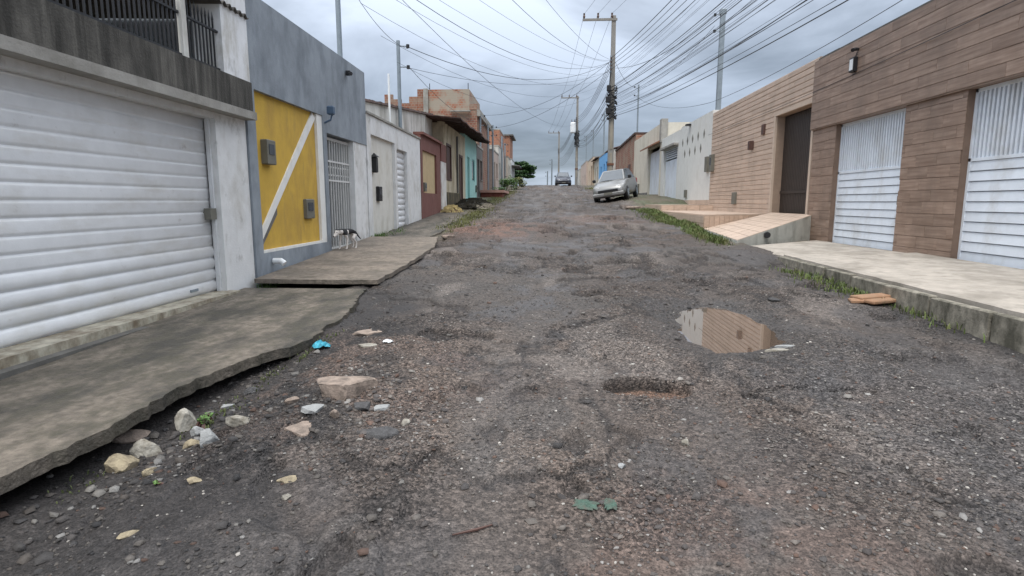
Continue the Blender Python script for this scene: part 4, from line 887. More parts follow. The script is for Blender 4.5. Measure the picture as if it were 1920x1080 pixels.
far_house('white_garage', 'narrow grey-white house behind the concrete utility pole', 1, 6.4, 57.1, 61.5, 3.6, m_whitedirty, [D(59.5, 2.4, 2.6)], mdoor=m_woodbrown, roof='tile')
far_house('blue_house', 'bright blue house with navy doors', 1, 6.4, 61.6, 73, 3.5, m_blue, [D(63.5, 1.6, 2.5), D(66.3, 1.2, 2.4), W(70)], mdoor=m_bluedark)
far_house('orange_roof_house', 'cream house with orange brick top past the blue house', 1, 6.4, 73.1, 80, 3.3, m_cream, [D(74.6), W(77.5)], roof='tile')
far_house('peach_house', 'peach coloured house near the crest on the right', 1, 6.2, 80.1, 90, 3.8, mat('peach_plaster', (.58, .46, .34), var=.08), [D(82, 2.2, 2.8), W(86)], mdoor=m_woodbrown)
far_house('pink_house', 'dusty pink house over the crest on the right', 1, 6.0, 90.1, 104, 4.2, m_pinkish, [D(93), W(98)])
far_house('white_far_house', 'small white house farthest along the right side', 1, 5.8, 104.1, 120, 4.6, m_whitedirty, [D(107), W(113)])

# ------------------------------------------------------------------ utility poles
def utility_pole(label, x, y_, top, arm_l, bundle=True, lamp=False):
    zb = rz(x, y_) if y_ < 60 else gzf(y_)
    p = thing('utility_pole', label, 'pole', (x, y_, zb), 'concrete utility poles along the right side')
    zs_ = [zb - .6, zb + 3, zb + 6, top]
    mb = MB(); V = []
    for z in zs_:
        f = (z - zb) / (top - zb); wx, wy = .165 - .055 * f, .20 - .08 * f
        V += [(x - wx, y_ - wy, z), (x + wx, y_ - wy, z), (x + wx, y_ + wy, z), (x - wx, y_ + wy, z)]
    F = [(3, 2, 1, 0), (12, 13, 14, 15)]
    for k in range(3):
        for i in range(4): j = (i + 1) % 4; F.append((k * 4 + i, k * 4 + j, k * 4 + 4 + j, k * 4 + 4 + i))
    mb.add(V, F).build('shaft', m_pole, p)
    # recessed web of the double-T section seen on the street faces
    for z0, z1 in ((zb + 1.0, zb + 2.6), (zb + 2.8, zb + 4.4)):
        bx('shaft_recess', m_render, p, x - .07, x + .07, y_ - .205, y_ - .19, z0, z1)
    ar = MB().box(x - arm_l, x + .18, y_ - .18, y_ - .09, top - .28, top - .16).build('crossarm', m_pole, p)
    for k in range(3):
        xi = x - arm_l + .08 + k * (arm_l - .2) / 2
        MB().tube([(xi, y_ - .135, top - .16), (xi, y_ - .135, top - .06), (xi, y_ - .135, top + .02), (xi, y_ - .135, top + .12)], [.03, .075, .05, .06], 8).build('insulator', m_porc, ar)
    for k in range(4):
        z = zb + 7.75 - k * .2
        MB().tube([(x - .13, y_ - .28, z), (x - .13, y_ - .28, z + .1)], .05, 8).build('rack_insulator', m_porc, p)
    bx('rack', m_steel, p, x - .17, x - .09, y_ - .24, y_ - .17, zb + 7.05, zb + 7.95)
    if bundle:
        r = random.Random(int(y_))
        for k in range(12):
            z = zb + 4.55 + k * .155; rr_ = r.uniform(.16, .27); tl = r.uniform(-.35, .35); oy = r.uniform(-.1, .05)
            MB().tube([(x + (rr_ + .02) * math.cos(q) * 1.05, y_ - .1 + oy + (rr_ + .08) * math.sin(q), z + tl * rr_ * math.cos(q) + .07 * math.sin(3 * q + k)) for q in [i * math.pi / 6 for i in range(13)]], r.uniform(.022, .05), 5, cap=False).build('cable_coil', m_black, p)
        for k in range(3):
            MB().bbox(x - .3 - .08 * r.random(), x - .1, y_ - .42, y_ - .24, zb + 4.75 + k * .62, zb + 5.1 + k * .62, .04).build('splice_box', m_black, p)
        MB().tube([(x - .2, y_ - .3, zb + 5.9), (x - .16, y_ - .24, zb + 6.7), (x - .14, y_ - .2, zb + 7.1)], .03, 6).build('riser', m_black, p)
        bx('tag_band', mat('rusty_band', (.16, .07, .04), var=.3), p, x - .18, x + .18, y_ - .235, y_ + .235, zb + 1.9, zb + 2.02)
    if lamp:
        o = MB().tube([(x - .1, y_ - .2, zb + 6.6), (x - .9, y_ - .3, zb + 7.0), (x - 1.3, y_ - .3, zb + 7.05)], .03, 6).build('lamp_arm', m_steel, p)
        MB().bbox(x - 1.75, x - 1.25, y_ - .42, y_ - .18, zb + 6.98, zb + 7.1, .03).build('lamp_head', m_steel, o)
    return (x, y_, zb, top)
P1 = utility_pole('large concrete utility pole with three-insulator arm behind the silver car', 3.68, 34.5, 11.87, 1.75)
P2 = utility_pole('second concrete utility pole uphill near the dark car', 3.5, 70, 13.75, 1.9)
P3 = utility_pole('third concrete utility pole over the crest', 2.1, 105, 13.8, 1.9, bundle=False, lamp=False)
tr = thing('transformer', 'pale cylindrical transformer hung on the second utility pole', 'transformer', (3.1, 69.6, 9.6))
MB().tube([(3.0, 69.5, 9.5), (3.0, 69.5, 9.6), (3.0, 69.5, 10.6), (3.0, 69.5, 10.7)], [.25, .33, .33, .25], 12).build('tank', m_lampwhite, tr)
for k in (-.15, .15): MB().tube([(3.0 + k, 69.5, 10.69), (3.0 + k, 69.5, 11.05)], [.05, .03], 6).build('bushing', m_porc, tr)

def service_pole(label, x, y_, z0, z1, r=.05, caps=True, sq=False, arm=None, m=m_steel):
    p = thing('service_pole', label, 'pole', (x, y_, z0), 'thin service poles on the house fronts')
    if sq: MB().box(x - r, x + r, y_ - r, y_ + r, z0, z1).build('shaft', m, p)
    else: MB().tube([(x, y_, z0), (x, y_, z1)], r, 10).build('shaft', m, p)
    s = 1 if x < 0 else -1
    for k, z in enumerate((z1 - .15, z1 - .75)):
        MB().tube([(x, y_, z), (x + s * .28, y_ + .05, z)], .018, 5).build('bracket', m_steel, p)
        MB().tube([(x + s * .28, y_ + .05, z - .05), (x + s * .28, y_ + .05, z + .05)], .05, 8).build('insulator', m_black, p)
    return p
service_pole('tall thin steel pole rising above the blue-grey house', -4.55, 13.0, 4.1, 7.0, .055)
service_pole('thin steel pole standing over the small white house', -4.48, 17.9, 3.2, 6.32, .055)
pts = [('thin pole with crosspiece beside the unfinished brick house', -4.35, 38.4, 7.22), ('second thin pole past the brick house on the left', -4.15, 41.4, 6.9), ('dark thin pole in the middle of the left far row', -4.2, 45.6, 7.4),
       ('shorter thin pole next in the left far row', -4.1, 53.6, 7.45), ('farthest thin pole in the left row before the tree', -4.1, 57.4, 7.2)]
for lb, x, y_, z1 in pts: service_pole(lb, x, y_, gzf(y_) - .2, z1, .07)
sp = service_pole('stout grey steel pole between tan house and white wall', 6.72, 23.95, 3.5, 8.85, .085, sq=True)
MB().bbox(6.60, 6.84, 23.85, 24.05, 8.66, 8.9, .04).build('cap_cluster', m_steel, sp)
service_pole('thin dark pole above the brick house on the right', 6.75, 45, 2.2, 10.15, .06)
service_pole('thin pole just left of the large concrete pole', 6.75, 71, 3.5, 11.9, .09)
service_pole('thin pole above the blue house', 6.5, 84, 3.6, 11.6, .08)
service_pole('thin pole farthest right side near the crest', 6.4, 97, 3.4, 12.2, .08)
service_pole('thin dark post standing left of the far dark car', .75, 90, 3.4, 8.0, .11)
service_pole('short dark post leftmost at the crest', .1, 92, 3.4, 6.3, .10)

# pole just out of view at the right, where the near cables end
P0 = thing('utility_pole', 'concrete utility pole on the near right pavement', 'pole', (5.95, 3.2, .4), 'concrete utility poles along the right side')
MB().tube([(5.95, 3.2, .3), (5.95, 3.2, 9.8)], [.2, .13], 8).build('shaft', m_pole, P0)
MB().box(4.3, 6.1, 3.0, 3.09, 9.5, 9.62).build('crossarm', m_pole, P0)

# ------------------------------------------------------------------ overhead wires
def wire(label, a, b_, sag, r=.012, m=m_wire, grp='overhead cables strung along the street'):
    a, b_ = Vector(a), Vector(b_); n = 18
    pts = []
    for i in range(n + 1):
        f = i / n; p = a.lerp(b_, f); p.z -= sag * 4 * f * (1 - f); pts.append(p)
    MB().tube(pts, r, 4, cap=False).build('overhead_wire', m, label=label, cat='wire', group=grp)
rw = random.Random(11)
ORD = ['topmost', 'second', 'third', 'fourth', 'fifth', 'sixth', 'seventh', 'eighth', 'ninth', 'tenth', 'eleventh', 'twelfth', 'thirteenth', 'lowest']
SIDE = ['left', 'middle', 'right']
x1, y1, zb1, t1 = P1; x2, y2, zb2, t2 = P2; x3, y3, zb3, t3 = P3
for k in range(3):
    xa = x1 - 1.75 + .08 + k * .775; xb = x2 - 1.9 + .08 + k * .85; xc = x3 - 1.9 + .08 + k * .85
    wire(f'thin bare conductor uphill from the {SIDE[k]} insulator of the large pole', (xa, y1 - .135, t1 + .1), (xb, y2 - .135, t2 + .1), .5, .009, m_wireg, 'bare conductors on the crossarms')
    wire(f'thin bare conductor overhead toward the viewer from the {SIDE[k]} insulator of the large pole', (xa, y1 - .135, t1 + .1), (4.35 + k * .8, 3.05, 9.7), .6, .006, m_wireg, 'bare conductors on the crossarms')
    wire(f'thin bare {SIDE[k]} conductor beyond the second pole over the crest', (xb, y2 - .135, t2 + .1), (xc, y3 - .135, t3 + .1), .5, .012, m_wireg, 'bare conductors on the crossarms')
for k in range(4):
    z = zb1 + 7.8 - k * .2
    wire(f'{ORD[k]} dark rack cable from the large pole toward the upper right', (x1 - .13, y1 - .28, z), (5.85, 3.2, 8.55 - k * .22), .45 + .05 * k, .014 if k == 0 else .010)
    wire(f'{ORD[k]} dark rack cable between the large pole and the second pole', (x1 - .13, y1 - .28, z), (x2 - .13, y2 - .28, zb2 + 7.8 - k * .2), .7, .014)
    wire(f'{ORD[k]} dark rack cable beyond the second pole', (x2 - .13, y2 - .28, zb2 + 7.8 - k * .2), (x3 - .1, y3, zb3 + 7.6 - k * .2), .7, .018)
for k in range(14):
    f = k / 13
    za = zb1 + 6.4 - 1.75 * f + rw.uniform(-.06, .06); zc_ = 7.35 - 2.15 * f + rw.uniform(-.06, .06)
    wire(f'{ORD[k]} telephone cable of the fan sweeping from the large pole to the upper right', (x1 + .1, y1 - .2, za), (5.95 + rw.uniform(-.1, .25), 3.2, zc_), .30 + .35 * rw.random(), rw.choice((.006, .007, .009, .012)), rw.choice((m_wire, m_wireg, m_wireg)), 'telephone cables in the fan at the right')
for k in range(9):
    za = zb1 + 4.7 + k * .2; wire(f'telephone cable sagging between the large and second poles, {ORD[8 - k]} of nine from the top'.replace('topmost of nine from the top', 'topmost of nine').replace('ninth of nine from the top', 'lowest of nine'), (x1 - .15, y1 - .1, za), (x2 - .1, y2, zb2 + 4.6 + k * .22), .55 + .5 * rw.random(), .013, rw.choice((m_wire, m_wireg)))
for k in range(5):
    za = zb2 + 4.7 + k * .3; wire(f'telephone cable beyond the second pole, {ORD[4 - k]} of five from the top'.replace('topmost of five from the top', 'topmost of five').replace('fifth of five from the top', 'lowest of five'), (x2 - .15, y2, za), (x3 - .1, y3, zb3 + 4.9 + k * .3), .8, .016, m_wireg)
for k in range(14):
    f = k / 13; wire(f'{ORD[k]} thin grey wire of the faint fan high above the tan house', (x1 + .1, y1 - .2, zb1 + 7.0 - 1.9 * f + rw.uniform(-.1, .1)), (6.35 + rw.uniform(-.1, .15), 2.0, 8.3 - 2.6 * f), .2 + .3 * rw.random(), .0045, m_wireg, 'faint wires above the tan house')
# drops to the houses on the left
zr = zb1 + 7.6
wire('heavy service cable from the large pole to the thin pole over the white house', (x1 - .2, y1 - .2, zr), (-4.2, 17.95, 6.15), .95, .010)
wire('lower service cable from the large pole to the thin pole over the white house', (x1 - .2, y1 - .2, zr - .5), (-4.2, 17.95, 5.55), .6, .007, m_wireg)
wire('long service cable from the large pole to the pole above the grey house', (x1 - .2, y1 - .2, zr), (-4.27, 13.05, 6.85), 1.15, .0085)
wire('steep service cable leaving the top edge left of centre', (x1 - .2, y1 - .2, zr + .1), (-4.1, 5.0, 7.6), 1.3, .007)
wire('second steep service cable leaving the top edge near centre', (x1 - .2, y1 - .2, zr + .15), (-4.1, 2.0, 8.4), 1.2, .006)
wire('service cable from the large pole to the brick house pole', (x1 - .2, y1 - .2, zr), (-4.1, 38.4, 7.1), .75, .010)
wire('thin drop wire crossing from the large pole to the far left row', (x1 - .2, y1 - .2, zr - .4), (-3.95, 45.6, 7.2), .6, .011, m_wireg)
wire('thin wire from left thin pole toward the grey house', (-4.2, 17.95, 6.1), (-4.3, 13.05, 6.2), .25, .006, m_wireg)
wire('thin wire crossing the street high at centre', (-4.2, 13.0, 6.9), (3.4, 69.8, zb2 + 7.2), 1.6, .007, m_wireg)
wire('thin wire down the left row of poles', (-4.2, 17.95, 5.6), (-4.1, 38.4, 6.7), .5, .007, m_wireg)
wire('thin wire along the far left poles', (-4.1, 38.4, 7.0), (-3.9, 57.4, 7.1), .5, .011, m_wireg)
for k in range(6):
    wire(f'{ORD[k]} hair-thin wire crossing from the large pole to the upper left', (x1 - .2, y1 - .2, zr - .25 * k), (-4.3, 9.0 + 1.6 * k, 6.9 - .28 * k), .7 + .12 * k, .0045, m_wireg, 'hair-thin wires crossing to the left')
# right side
wire('drop wire from the large pole to the thin pole on the brick house', (x1 + .15, y1 - .1, zr), (6.47, 45.0, 10.0), .35, .010)
wire('drop wire from the large pole to the stout steel pole', (x1 + .15, y1 - .1, zr - .3), (6.44, 24.0, 8.7), .5, .012)
wire('cable from the stout steel pole toward the upper right', (6.44, 24.0, 8.1), (6.0, 3.2, 7.9), .4, .008, m_wireg)
wire('black cable following the top edge of the tan house', (6.47, 45.0, 9.4), (6.42, 23.9, 5.42), .5, .009)
wire('black cable continuing along the roof edge of the brown house', (6.42, 23.9, 5.42), (6.28, 8.0, 5.22), .22, .007)
wire('black cable looped across the tan and brown fronts', (6.44, 24.2, 4.2), (6.33, 6.0, 4.35), .12, .006)
wire('thin wire from the brick-house pole along the right fronts', (6.47, 45.0, 9.9), (6.44, 24.0, 8.3), .6, .007, m_wireg)

# ------------------------------------------------------------------ cars
def make_car(label, body_m, loc, rot, dark=False):
    c = thing('parked_car', label, 'car', (0, 0, 0), 'cars parked along the street')
    glass = glass_mat('car_glass', (.10, .115, .13))
    st = [(-1.95, .60, .28, .52), (-1.90, .74, .22, .64), (-1.70, .80, .20, .74), (-1.2, .83, .20, .86), (-.95, .84, .20, .93), (0, .85, .20, .97), (1.0, .85, .20, .99), (1.7, .82, .22, 1.0), (1.90, .76, .28, .98), (1.95, .70, .34, .90)]
    V = []; F = []
    for y_, w_, zl, zt in st:
        zm = zl + (zt - zl) * .55
        half = [(.80 * w_, zl), (w_, zl + .12), (w_ * 1.01, zm), (w_ * .95, zt - .04), (w_ * .80, zt)]
        ring = [(-a, z) for a, z in half] + [(0, zt + .025)] + [(a, z) for a, z in half[::-1]]
        V += [(a, y_, z) for a, z in ring]
    k = 11
    for i in range(len(st) - 1):
        for j in range(k): F.append((i * k + j, i * k + (j + 1) % k, (i + 1) * k + (j + 1) % k, (i + 1) * k + j)[::-1])
    F += [tuple(range(k)), tuple(range((len(st) - 1) * k, len(st) * k))[::-1]]
    MB().add(V, F).build('body', body_m, c, smooth=True)
    lo = [(-.70, -1.0, .93), (.70, -1.0, .93), (.74, .2, .965), (.72, 1.82, .985), (-.72, 1.82, .985), (-.74, .2, .965)]
    hi = [(-.53, -.22, 1.43), (.53, -.22, 1.43), (.57, .35, 1.47), (.53, 1.45, 1.43), (-.53, 1.45, 1.43), (-.57, .35, 1.47)]
    MB().add(lo + hi, [(0, 1, 7, 6), (1, 2, 8, 7), (2, 3, 9, 8), (3, 4, 10, 9), (4, 5, 11, 10), (5, 0, 6, 11), (6, 7, 8, 9, 10, 11)]).build('cabin', body_m, c)
    def pane(name, q, off):
        q = [Vector(p) for p in q]; cc = sum(q, Vector()) / 4; n_ = (q[1] - q[0]).cross(q[3] - q[0]).normalized()
        q = [cc + (p - cc) * .90 + n_ * off for p in q]; q2 = [p - n_ * .02 for p in q]
        MB().add(q + q2, [(0, 1, 2, 3), (7, 6, 5, 4), (0, 4, 5, 1), (1, 5, 6, 2), (2, 6, 7, 3), (3, 7, 4, 0)]).build(name, glass, c)
    pane('windshield', [lo[0], lo[1], hi[1], hi[0]], .008); pane('rear_window', [lo[3], lo[4], hi[4], hi[3]], .008)
    pane('side_window', [lo[1], lo[2], hi[2], hi[1]], .008); pane('side_window', [lo[2], lo[3], hi[3], hi[2]], .008)
    pane('side_window', [lo[4], lo[5], hi[5], hi[4]], .008); pane('side_window', [lo[5], lo[0], hi[0], hi[5]], .008)
    for s in (-1, 1):
        MB().hexa([(s * .42, -1.93, .56), (s * .74, -1.80, .56), (s * .72, -1.70, .56), (s * .42, -1.80, .56), (s * .45, -1.88, .70), (s * .76, -1.70, .72), (s * .74, -1.6, .72), (s * .45, -1.75, .70)]).build('headlight', m_lampwhite, c)
        MB().bbox(s * .84, s * 1.0, -.82, -.70, .95, 1.10, .03).build('mirror', m_black, c)
        MB().bbox(s * .58, s * .8, 1.86, 1.955, .70, .95, .02).build('tail_light', mat('red_lens', (.4, .02, .02), rough=.2, bump=0), c)
        for y_ in (-1.25, 1.2):
            wv = MB().tube([(s * .66, y_, .30), (s * .845, y_, .30), (s * .87, y_, .30)], [.31, .31, .27], 20).build('wheel', m_black, c)
            MB().tube([(s * .84, y_, .30), (s * .878, y_, .30)], [.2, .17], 14).build('rim', m_steel, wv)
    MB().bbox(-.5, .5, -1.965, -1.90, .42, .54, .01).build('grille', m_black, c)
    MB().bbox(-.78, .78, -1.98, -1.85, .24, .41, .04).build('bumper', m_black if dark else body_m, c)
    MB().box(-.21, .21, -1.995, -1.982, .31, .41).build('licence_plate', m_metergrey, c)
    for s in (-1, 1): MB().tube([(s * .1, -1.03, .955), (s * .1 - .42, -.93, .975)], .012, 4).build('wiper', m_black, c)
    MB().box(-.68, .68, -1.7, 1.7, .17, .24).build('underbody', m_black, c)
    c.location = loc; c.rotation_euler = rot; c.scale = (1, 1, 1.07)
    return c
m_silver = mat('silver_car_paint', (.26, .26, .255), rough=.32, metal=.45, var=.02, bump=0, spec=.6)
m_navy = mat('dark_blue_grey_car_paint', (.045, .05, .068), rough=.3, metal=.3, var=.02, bump=0, spec=.6)
make_car('silver hatchback parked half on the right pavement', m_silver, (3.72, 31.0, gzf(31) + .12), (R(2.8), R(-8), R(-19)))
make_car('dark blue-grey car parked at the crest of the street', m_navy, (1.85, 67.5, gzf(67.5)), (R(1.8), 0, R(1)), True)

# ------------------------------------------------------------------ dog
dg = thing('dog', 'small black and white dog sniffing at the barred gate', 'dog', (0, 0, 0))
jo = {'pel': (0, .20, .335, .055), 'mid': (0, .04, .335, .058), 'che': (0, -.12, .335, .07), 'nk': (0, -.21, .355, .045), 'hd': (0, -.29, .33, .048), 'mz': (0, -.365, .275, .026), 'ns': (0, -.40, .25, .016),
      'tl1': (0, .26, .32, .022), 'tl2': (.01, .33, .24, .016), 'tl3': (.02, .40, .17, .010),
      'earL': (-.045, -.275, .385, .014), 'earR': (.045, -.275, .385, .014), 'eL2': (-.06, -.27, .345, .008), 'eR2': (.06, -.27, .345, .008)}
ed = [('pel', 'mid'), ('mid', 'che'), ('che', 'nk'), ('nk', 'hd'), ('hd', 'mz'), ('mz', 'ns'), ('pel', 'tl1'), ('tl1', 'tl2'), ('tl2', 'tl3'), ('hd', 'earL'), ('hd', 'earR'), ('earL', 'eL2'), ('earR', 'eR2')]
for s, n_ in ((-1, 'L'), (1, 'R')):
    o1 = .03 * s
    jo['sh' + n_] = (.055 * s, -.12, .29, .036); jo['el' + n_] = (.06 * s, -.10 + o1, .20, .024); jo['wr' + n_] = (.06 * s, -.12 + o1, .09, .016); jo['fp' + n_] = (.06 * s, -.13 + o1, .018, .017); jo['ft' + n_] = (.06 * s, -.165 + o1, .012, .012)
    ed += [('che', 'sh' + n_), ('sh' + n_, 'el' + n_), ('el' + n_, 'wr' + n_), ('wr' + n_, 'fp' + n_), ('fp' + n_, 'ft' + n_)]
    jo['hip' + n_] = (.05 * s, .19, .28, .045); jo['kn' + n_] = (.06 * s, .13 - o1, .20, .03); jo['hk' + n_] = (.06 * s, .235 - o1, .115, .016); jo['hp' + n_] = (.06 * s, .22 - o1, .018, .016); jo['ht' + n_] = (.06 * s, .185 - o1, .012, .012)
    ed += [('pel', 'hip' + n_), ('hip' + n_, 'kn' + n_), ('kn' + n_, 'hk' + n_), ('hk' + n_, 'hp' + n_), ('hp' + n_, 'ht' + n_)]
ks = list(jo); me = bpy.data.meshes.new('body'); me.from_pydata([jo[k][:3] for k in ks], [(ks.index(a), ks.index(b_)) for a, b_ in ed], [])
do = bpy.data.objects.new('body', me); col.objects.link(do); do.parent = dg
sk = do.modifiers.new('skin', 'SKIN'); sk.use_smooth_shade = True
for i, k in enumerate(ks): me.skin_vertices[0].data[i].radius = (jo[k][3], jo[k][3]); me.skin_vertices[0].data[i].use_root = (k == 'pel')
ss = do.modifiers.new('sub', 'SUBSURF'); ss.levels = 2; ss.render_levels = 2
m = bpy.data.materials.new('black_white_fur'); m.use_nodes = True; t = m.node_tree; L = t.links; b = t.nodes['Principled BSDF']
tcn = t.nodes.new('ShaderNodeTexCoord'); sx = t.nodes.new('ShaderNodeSeparateXYZ'); L.new(tcn.outputs['Object'], sx.inputs[0])
nzz = t.nodes.new('ShaderNodeTexNoise'); nzz.inputs['Scale'].default_value = 9; L.new(tcn.outputs['Object'], nzz.inputs['Vector'])
def fm(op, a, b_):
    n = t.nodes.new('ShaderNodeMath'); n.operation = op
    for i, v in enumerate((a, b_)):
        if isinstance(v, (int, float)): n.inputs[i].default_value = v
        else: L.new(v, n.inputs[i])
    return n.outputs[0]
zz = fm('ADD', sx.outputs[2], fm('MULTIPLY', fm('SUBTRACT', nzz.outputs['Fac'], .5), .12))
saddle = fm('MULTIPLY', fm('GREATER_THAN', zz, .275), fm('GREATER_THAN', sx.outputs[1], -.19))
band = fm('LESS_THAN', fm('ABSOLUTE', fm('ADD', sx.outputs[1], .045), 0), .022)
saddle = fm('MULTIPLY', saddle, fm('SUBTRACT', 1, band))
tail = fm('GREATER_THAN', sx.outputs[1], .285); earm = fm('GREATER_THAN', sx.outputs[2], .372)
fac = fm('MAXIMUM', saddle, fm('MAXIMUM', tail, earm))
nose = fm('LESS_THAN', sx.outputs[1], -.398); fac = fm('MAXIMUM', fac, nose)
mxx = t.nodes.new('ShaderNodeMix'); mxx.data_type = 'RGBA'; L.new(fac, mxx.inputs['Factor']); mxx.inputs['A'].default_value = (.66, .62, .58, 1); mxx.inputs['B'].default_value = (.012, .012, .014, 1)
L.new(mxx.outputs['Result'], b.inputs['Base Color']); b.inputs['Roughness'].default_value = .8
me.materials.append(m)
for s in (-1, 1): MB().tube([(s * .028, -.335, .335), (s * .036, -.345, .338)], [.009, .006], 6).build('eye', m_black, dg)
dg.location = (-3.86, 11.0, .05 * 11.0 + .096); dg.rotation_euler = (0, 0, R(-18)); dg.scale = (1.0,) * 3

# ------------------------------------------------------------------ rocks and debris on the road
def rock(name, label, x, y_, sx_, sy_, sz, m, seed, rotz=0, flat=False, group='loose stones on the street', sink=.2, tilt=0):
    import bmesh
    bm = bmesh.new(); bmesh.ops.create_icosphere(bm, subdivisions=3, radius=1)
    r = random.Random(seed)
    # cut the ball with random planes: facets as on broken stone
    for k in range(15 if not flat else 7):
        n_ = Vector((r.uniform(-1, 1), r.uniform(-1, 1), r.uniform(-.6, 1) if not flat else r.uniform(-.15, .15))).normalized(); d = r.uniform(.46, .78)
        for v in bm.verts:
            e_ = v.co.dot(n_) - d
            if e_ > 0: v.co -= n_ * e_
    if flat:
        for v in bm.verts:
            if v.co.z > .35: v.co.z = .35 + (v.co.z - .35) * .12
            if v.co.z < -.3: v.co.z = -.3
    for v in bm.verts: v.co += Vector((r.uniform(-1, 1), r.uniform(-1, 1), r.uniform(-1, 1))) * .018
    for v in bm.verts: v.co.x *= sx_; v.co.y *= sy_; v.co.z *= sz
    me = bpy.data.meshes.new(name); bm.to_mesh(me); bm.free(); me.materials.append(m)
    o = bpy.data.objects.new(name, me); col.objects.link(o)
    o.location = (x, y_, rz(x, y_) + sz * (1 - sink) * (.12 if flat else .45)); o.rotation_euler = (tilt, 0, rotz)
    setp(o, label, 'stone', group); WL[o] = o.location.copy(); return o
m_st_pale = mat('pale_stone', (.35, .33, .285), var=.25, scale=18, stain=(.13, .11, .08), amt=.85, sscale=(12, 12, 12), sth=.52, bump=.5, bscale=60)
m_st_yel = mat('yellow_stone', (.34, .285, .19), var=.25, scale=16, stain=(.13, .105, .075), amt=.85, sscale=(12, 12, 12), sth=.5, bump=.5, bscale=60)
m_st_pink = mat('pinkish_concrete_lump', (.31, .245, .20), var=.25, scale=16, stain=(.11, .09, .075), amt=.85, sscale=(10, 10, 10), sth=.52, bump=.5, bscale=70)
m_st_grey = mat('grey_stone', (.30, .305, .30), var=.18, scale=12, bump=.5, bscale=70)
m_st_dark = mat('dark_asphalt_chunk', (.085, .083, .083), var=.3, scale=30, bump=.8, bscale=90)
RK = [('stone', 'tall pale mossy stone leaning on the left kerb', -2.40, 3.42, .11, .09, .13, m_st_pale, 1, .3, False),
      ('stone', 'wide whitish stone right of the kerb weeds', -1.98, 3.36, .11, .06, .05, m_st_pale, 2, .1, False),
      ('stone', 'grey pointed stone in front of the kerb stones', -2.05, 3.12, .075, .055, .075, m_st_grey, 3, .6, False),
      ('stone', 'big grey-white stone at the left picture edge', -2.42, 3.05, .12, .09, .09, m_st_pale, 4, .2, False),
      ('stone', 'yellowish stone below the big grey-white one', -2.42, 2.87, .12, .09, .07, m_st_yel, 5, .4, False),
      ('stone', 'small tan stone wedged beside the yellowish stone', -2.17, 3.12, .07, .045, .04, m_st_yel, 6, .5, False),
      ('stone', 'brown stone under the kerb shadow at left', -2.62, 3.22, .12, .08, .06, m_st_pink, 27, .5, False),
      ('concrete_slab', 'largest pinkish broken concrete slab on the left of the road', -1.42, 3.80, .27, .19, .20, m_st_pink, 7, .2, True),
      ('concrete_slab', 'pale grey flat fragment in front of the largest slab', -1.52, 3.52, .10, .075, .035, m_st_grey, 8, .25, True),
      ('concrete_slab', 'dark grey flat fragment right of the largest slab', -1.20, 3.56, .10, .07, .04, m_st_dark, 9, .4, True),
      ('concrete_slab', 'second dark fragment next to the largest slab', -1.06, 3.58, .07, .06, .04, m_st_grey, 10, .9, True),
      ('concrete_slab', 'flat pink-brown slab nearer than the largest slab', -1.50, 3.28, .13, .15, .03, m_st_pink, 11, .1, True),
      ('asphalt_chunk', 'dark sunken asphalt chunk right of the broken slabs', -1.0, 3.2, .15, .1, .05, m_st_dark, 12, .4, True),
      ('concrete_slab', 'tan flat slab beyond the blue plastic scrap', -1.70, 5.33, .19, .14, .04, m_st_pink, 13, .3, True),
      ('stone', 'small pale flat stone next to the white scrap', -1.60, 4.93, .10, .06, .03, m_st_pale, 14, .2, True),
      ('stone', 'small beige stone lying on the dark dirt at lower left', -1.82, 2.73, .06, .035, .02, m_st_yel, 15, -.2, False),
      ('stone', 'long beige chip in the lower left foreground', -1.30, 2.67, .075, .03, .018, m_st_yel, 16, .45, False),
      ('stone', 'pale chip at the far lower left corner', -1.83, 2.26, .06, .03, .018, m_st_yel, 17, .6, False),
      ('stone', 'white quartz lump right of centre in the foreground', .82, 3.26, .035, .03, .03, m_st_pale, 18, .3, False),
      ('stone', 'small white lump at centre left foreground', -1.24, 2.52, .03, .025, .02, m_st_pale, 19, .3, False),
      ('stone', 'round grey pebble right of centre', .42, 2.98, .028, .028, .02, m_st_grey, 20, 0, False),
      ('stone', 'pale flat shard at the near rim of the puddle', 2.02, 5.02, .14, .05, .03, m_st_pale, 21, .1, True),
      ('stone', 'grey shard beside the near rim of the puddle', 2.16, 5.16, .12, .04, .03, m_st_grey, 22, .2, True),
      ('stone', 'dark asphalt lump on the right beyond the puddle', 2.78, 7.08, .11, .05, .04, m_st_dark, 23, -.5, False),
      ('stone', 'pink stone at the edge of the red soil patch', -2.35, 13.6, .22, .1, .08, m_st_pink, 24, .5, False),
      ('stone', 'white stone on the left verge before the white house', -3.0, 12.9, .1, .06, .06, m_st_pale, 25, .5, False),
      ('concrete_slab', 'broken concrete edge beside the silver car', 3.9, 25.6, .75, .35, .16, m_st_pink, 26, .4, True)]
RK += [('stone', 'small mossy stone between the tall stone and the wide whitish one', -2.22, 3.28, .055, .045, .05, m_st_grey, 41, .4, False),
      ('stone', 'flat grey stone under the kerb weeds', -2.28, 3.72, .09, .05, .035, m_st_grey, 42, .8, True),
      ('stone', 'tan chip left of the lower left weed', -2.2, 2.78, .05, .035, .03, m_st_yel, 43, .8, False),
      ('stone', 'pinkish stub behind the flat grey fragment', -1.72, 3.66, .06, .04, .04, m_st_pink, 44, .2, False),
      ('stone', 'small brown lump between the two pink slabs', -1.33, 3.42, .05, .04, .035, m_st_pink, 45, .2, False),
      ('stone', 'pale lump right of the dark asphalt chunk', -.86, 3.36, .035, .03, .025, m_st_pale, 46, .2, False),
      ('stone', 'mossy stone near the end of the left kerb gap', -2.2, 4.05, .07, .05, .04, m_st_dark, 47, .9, False)]
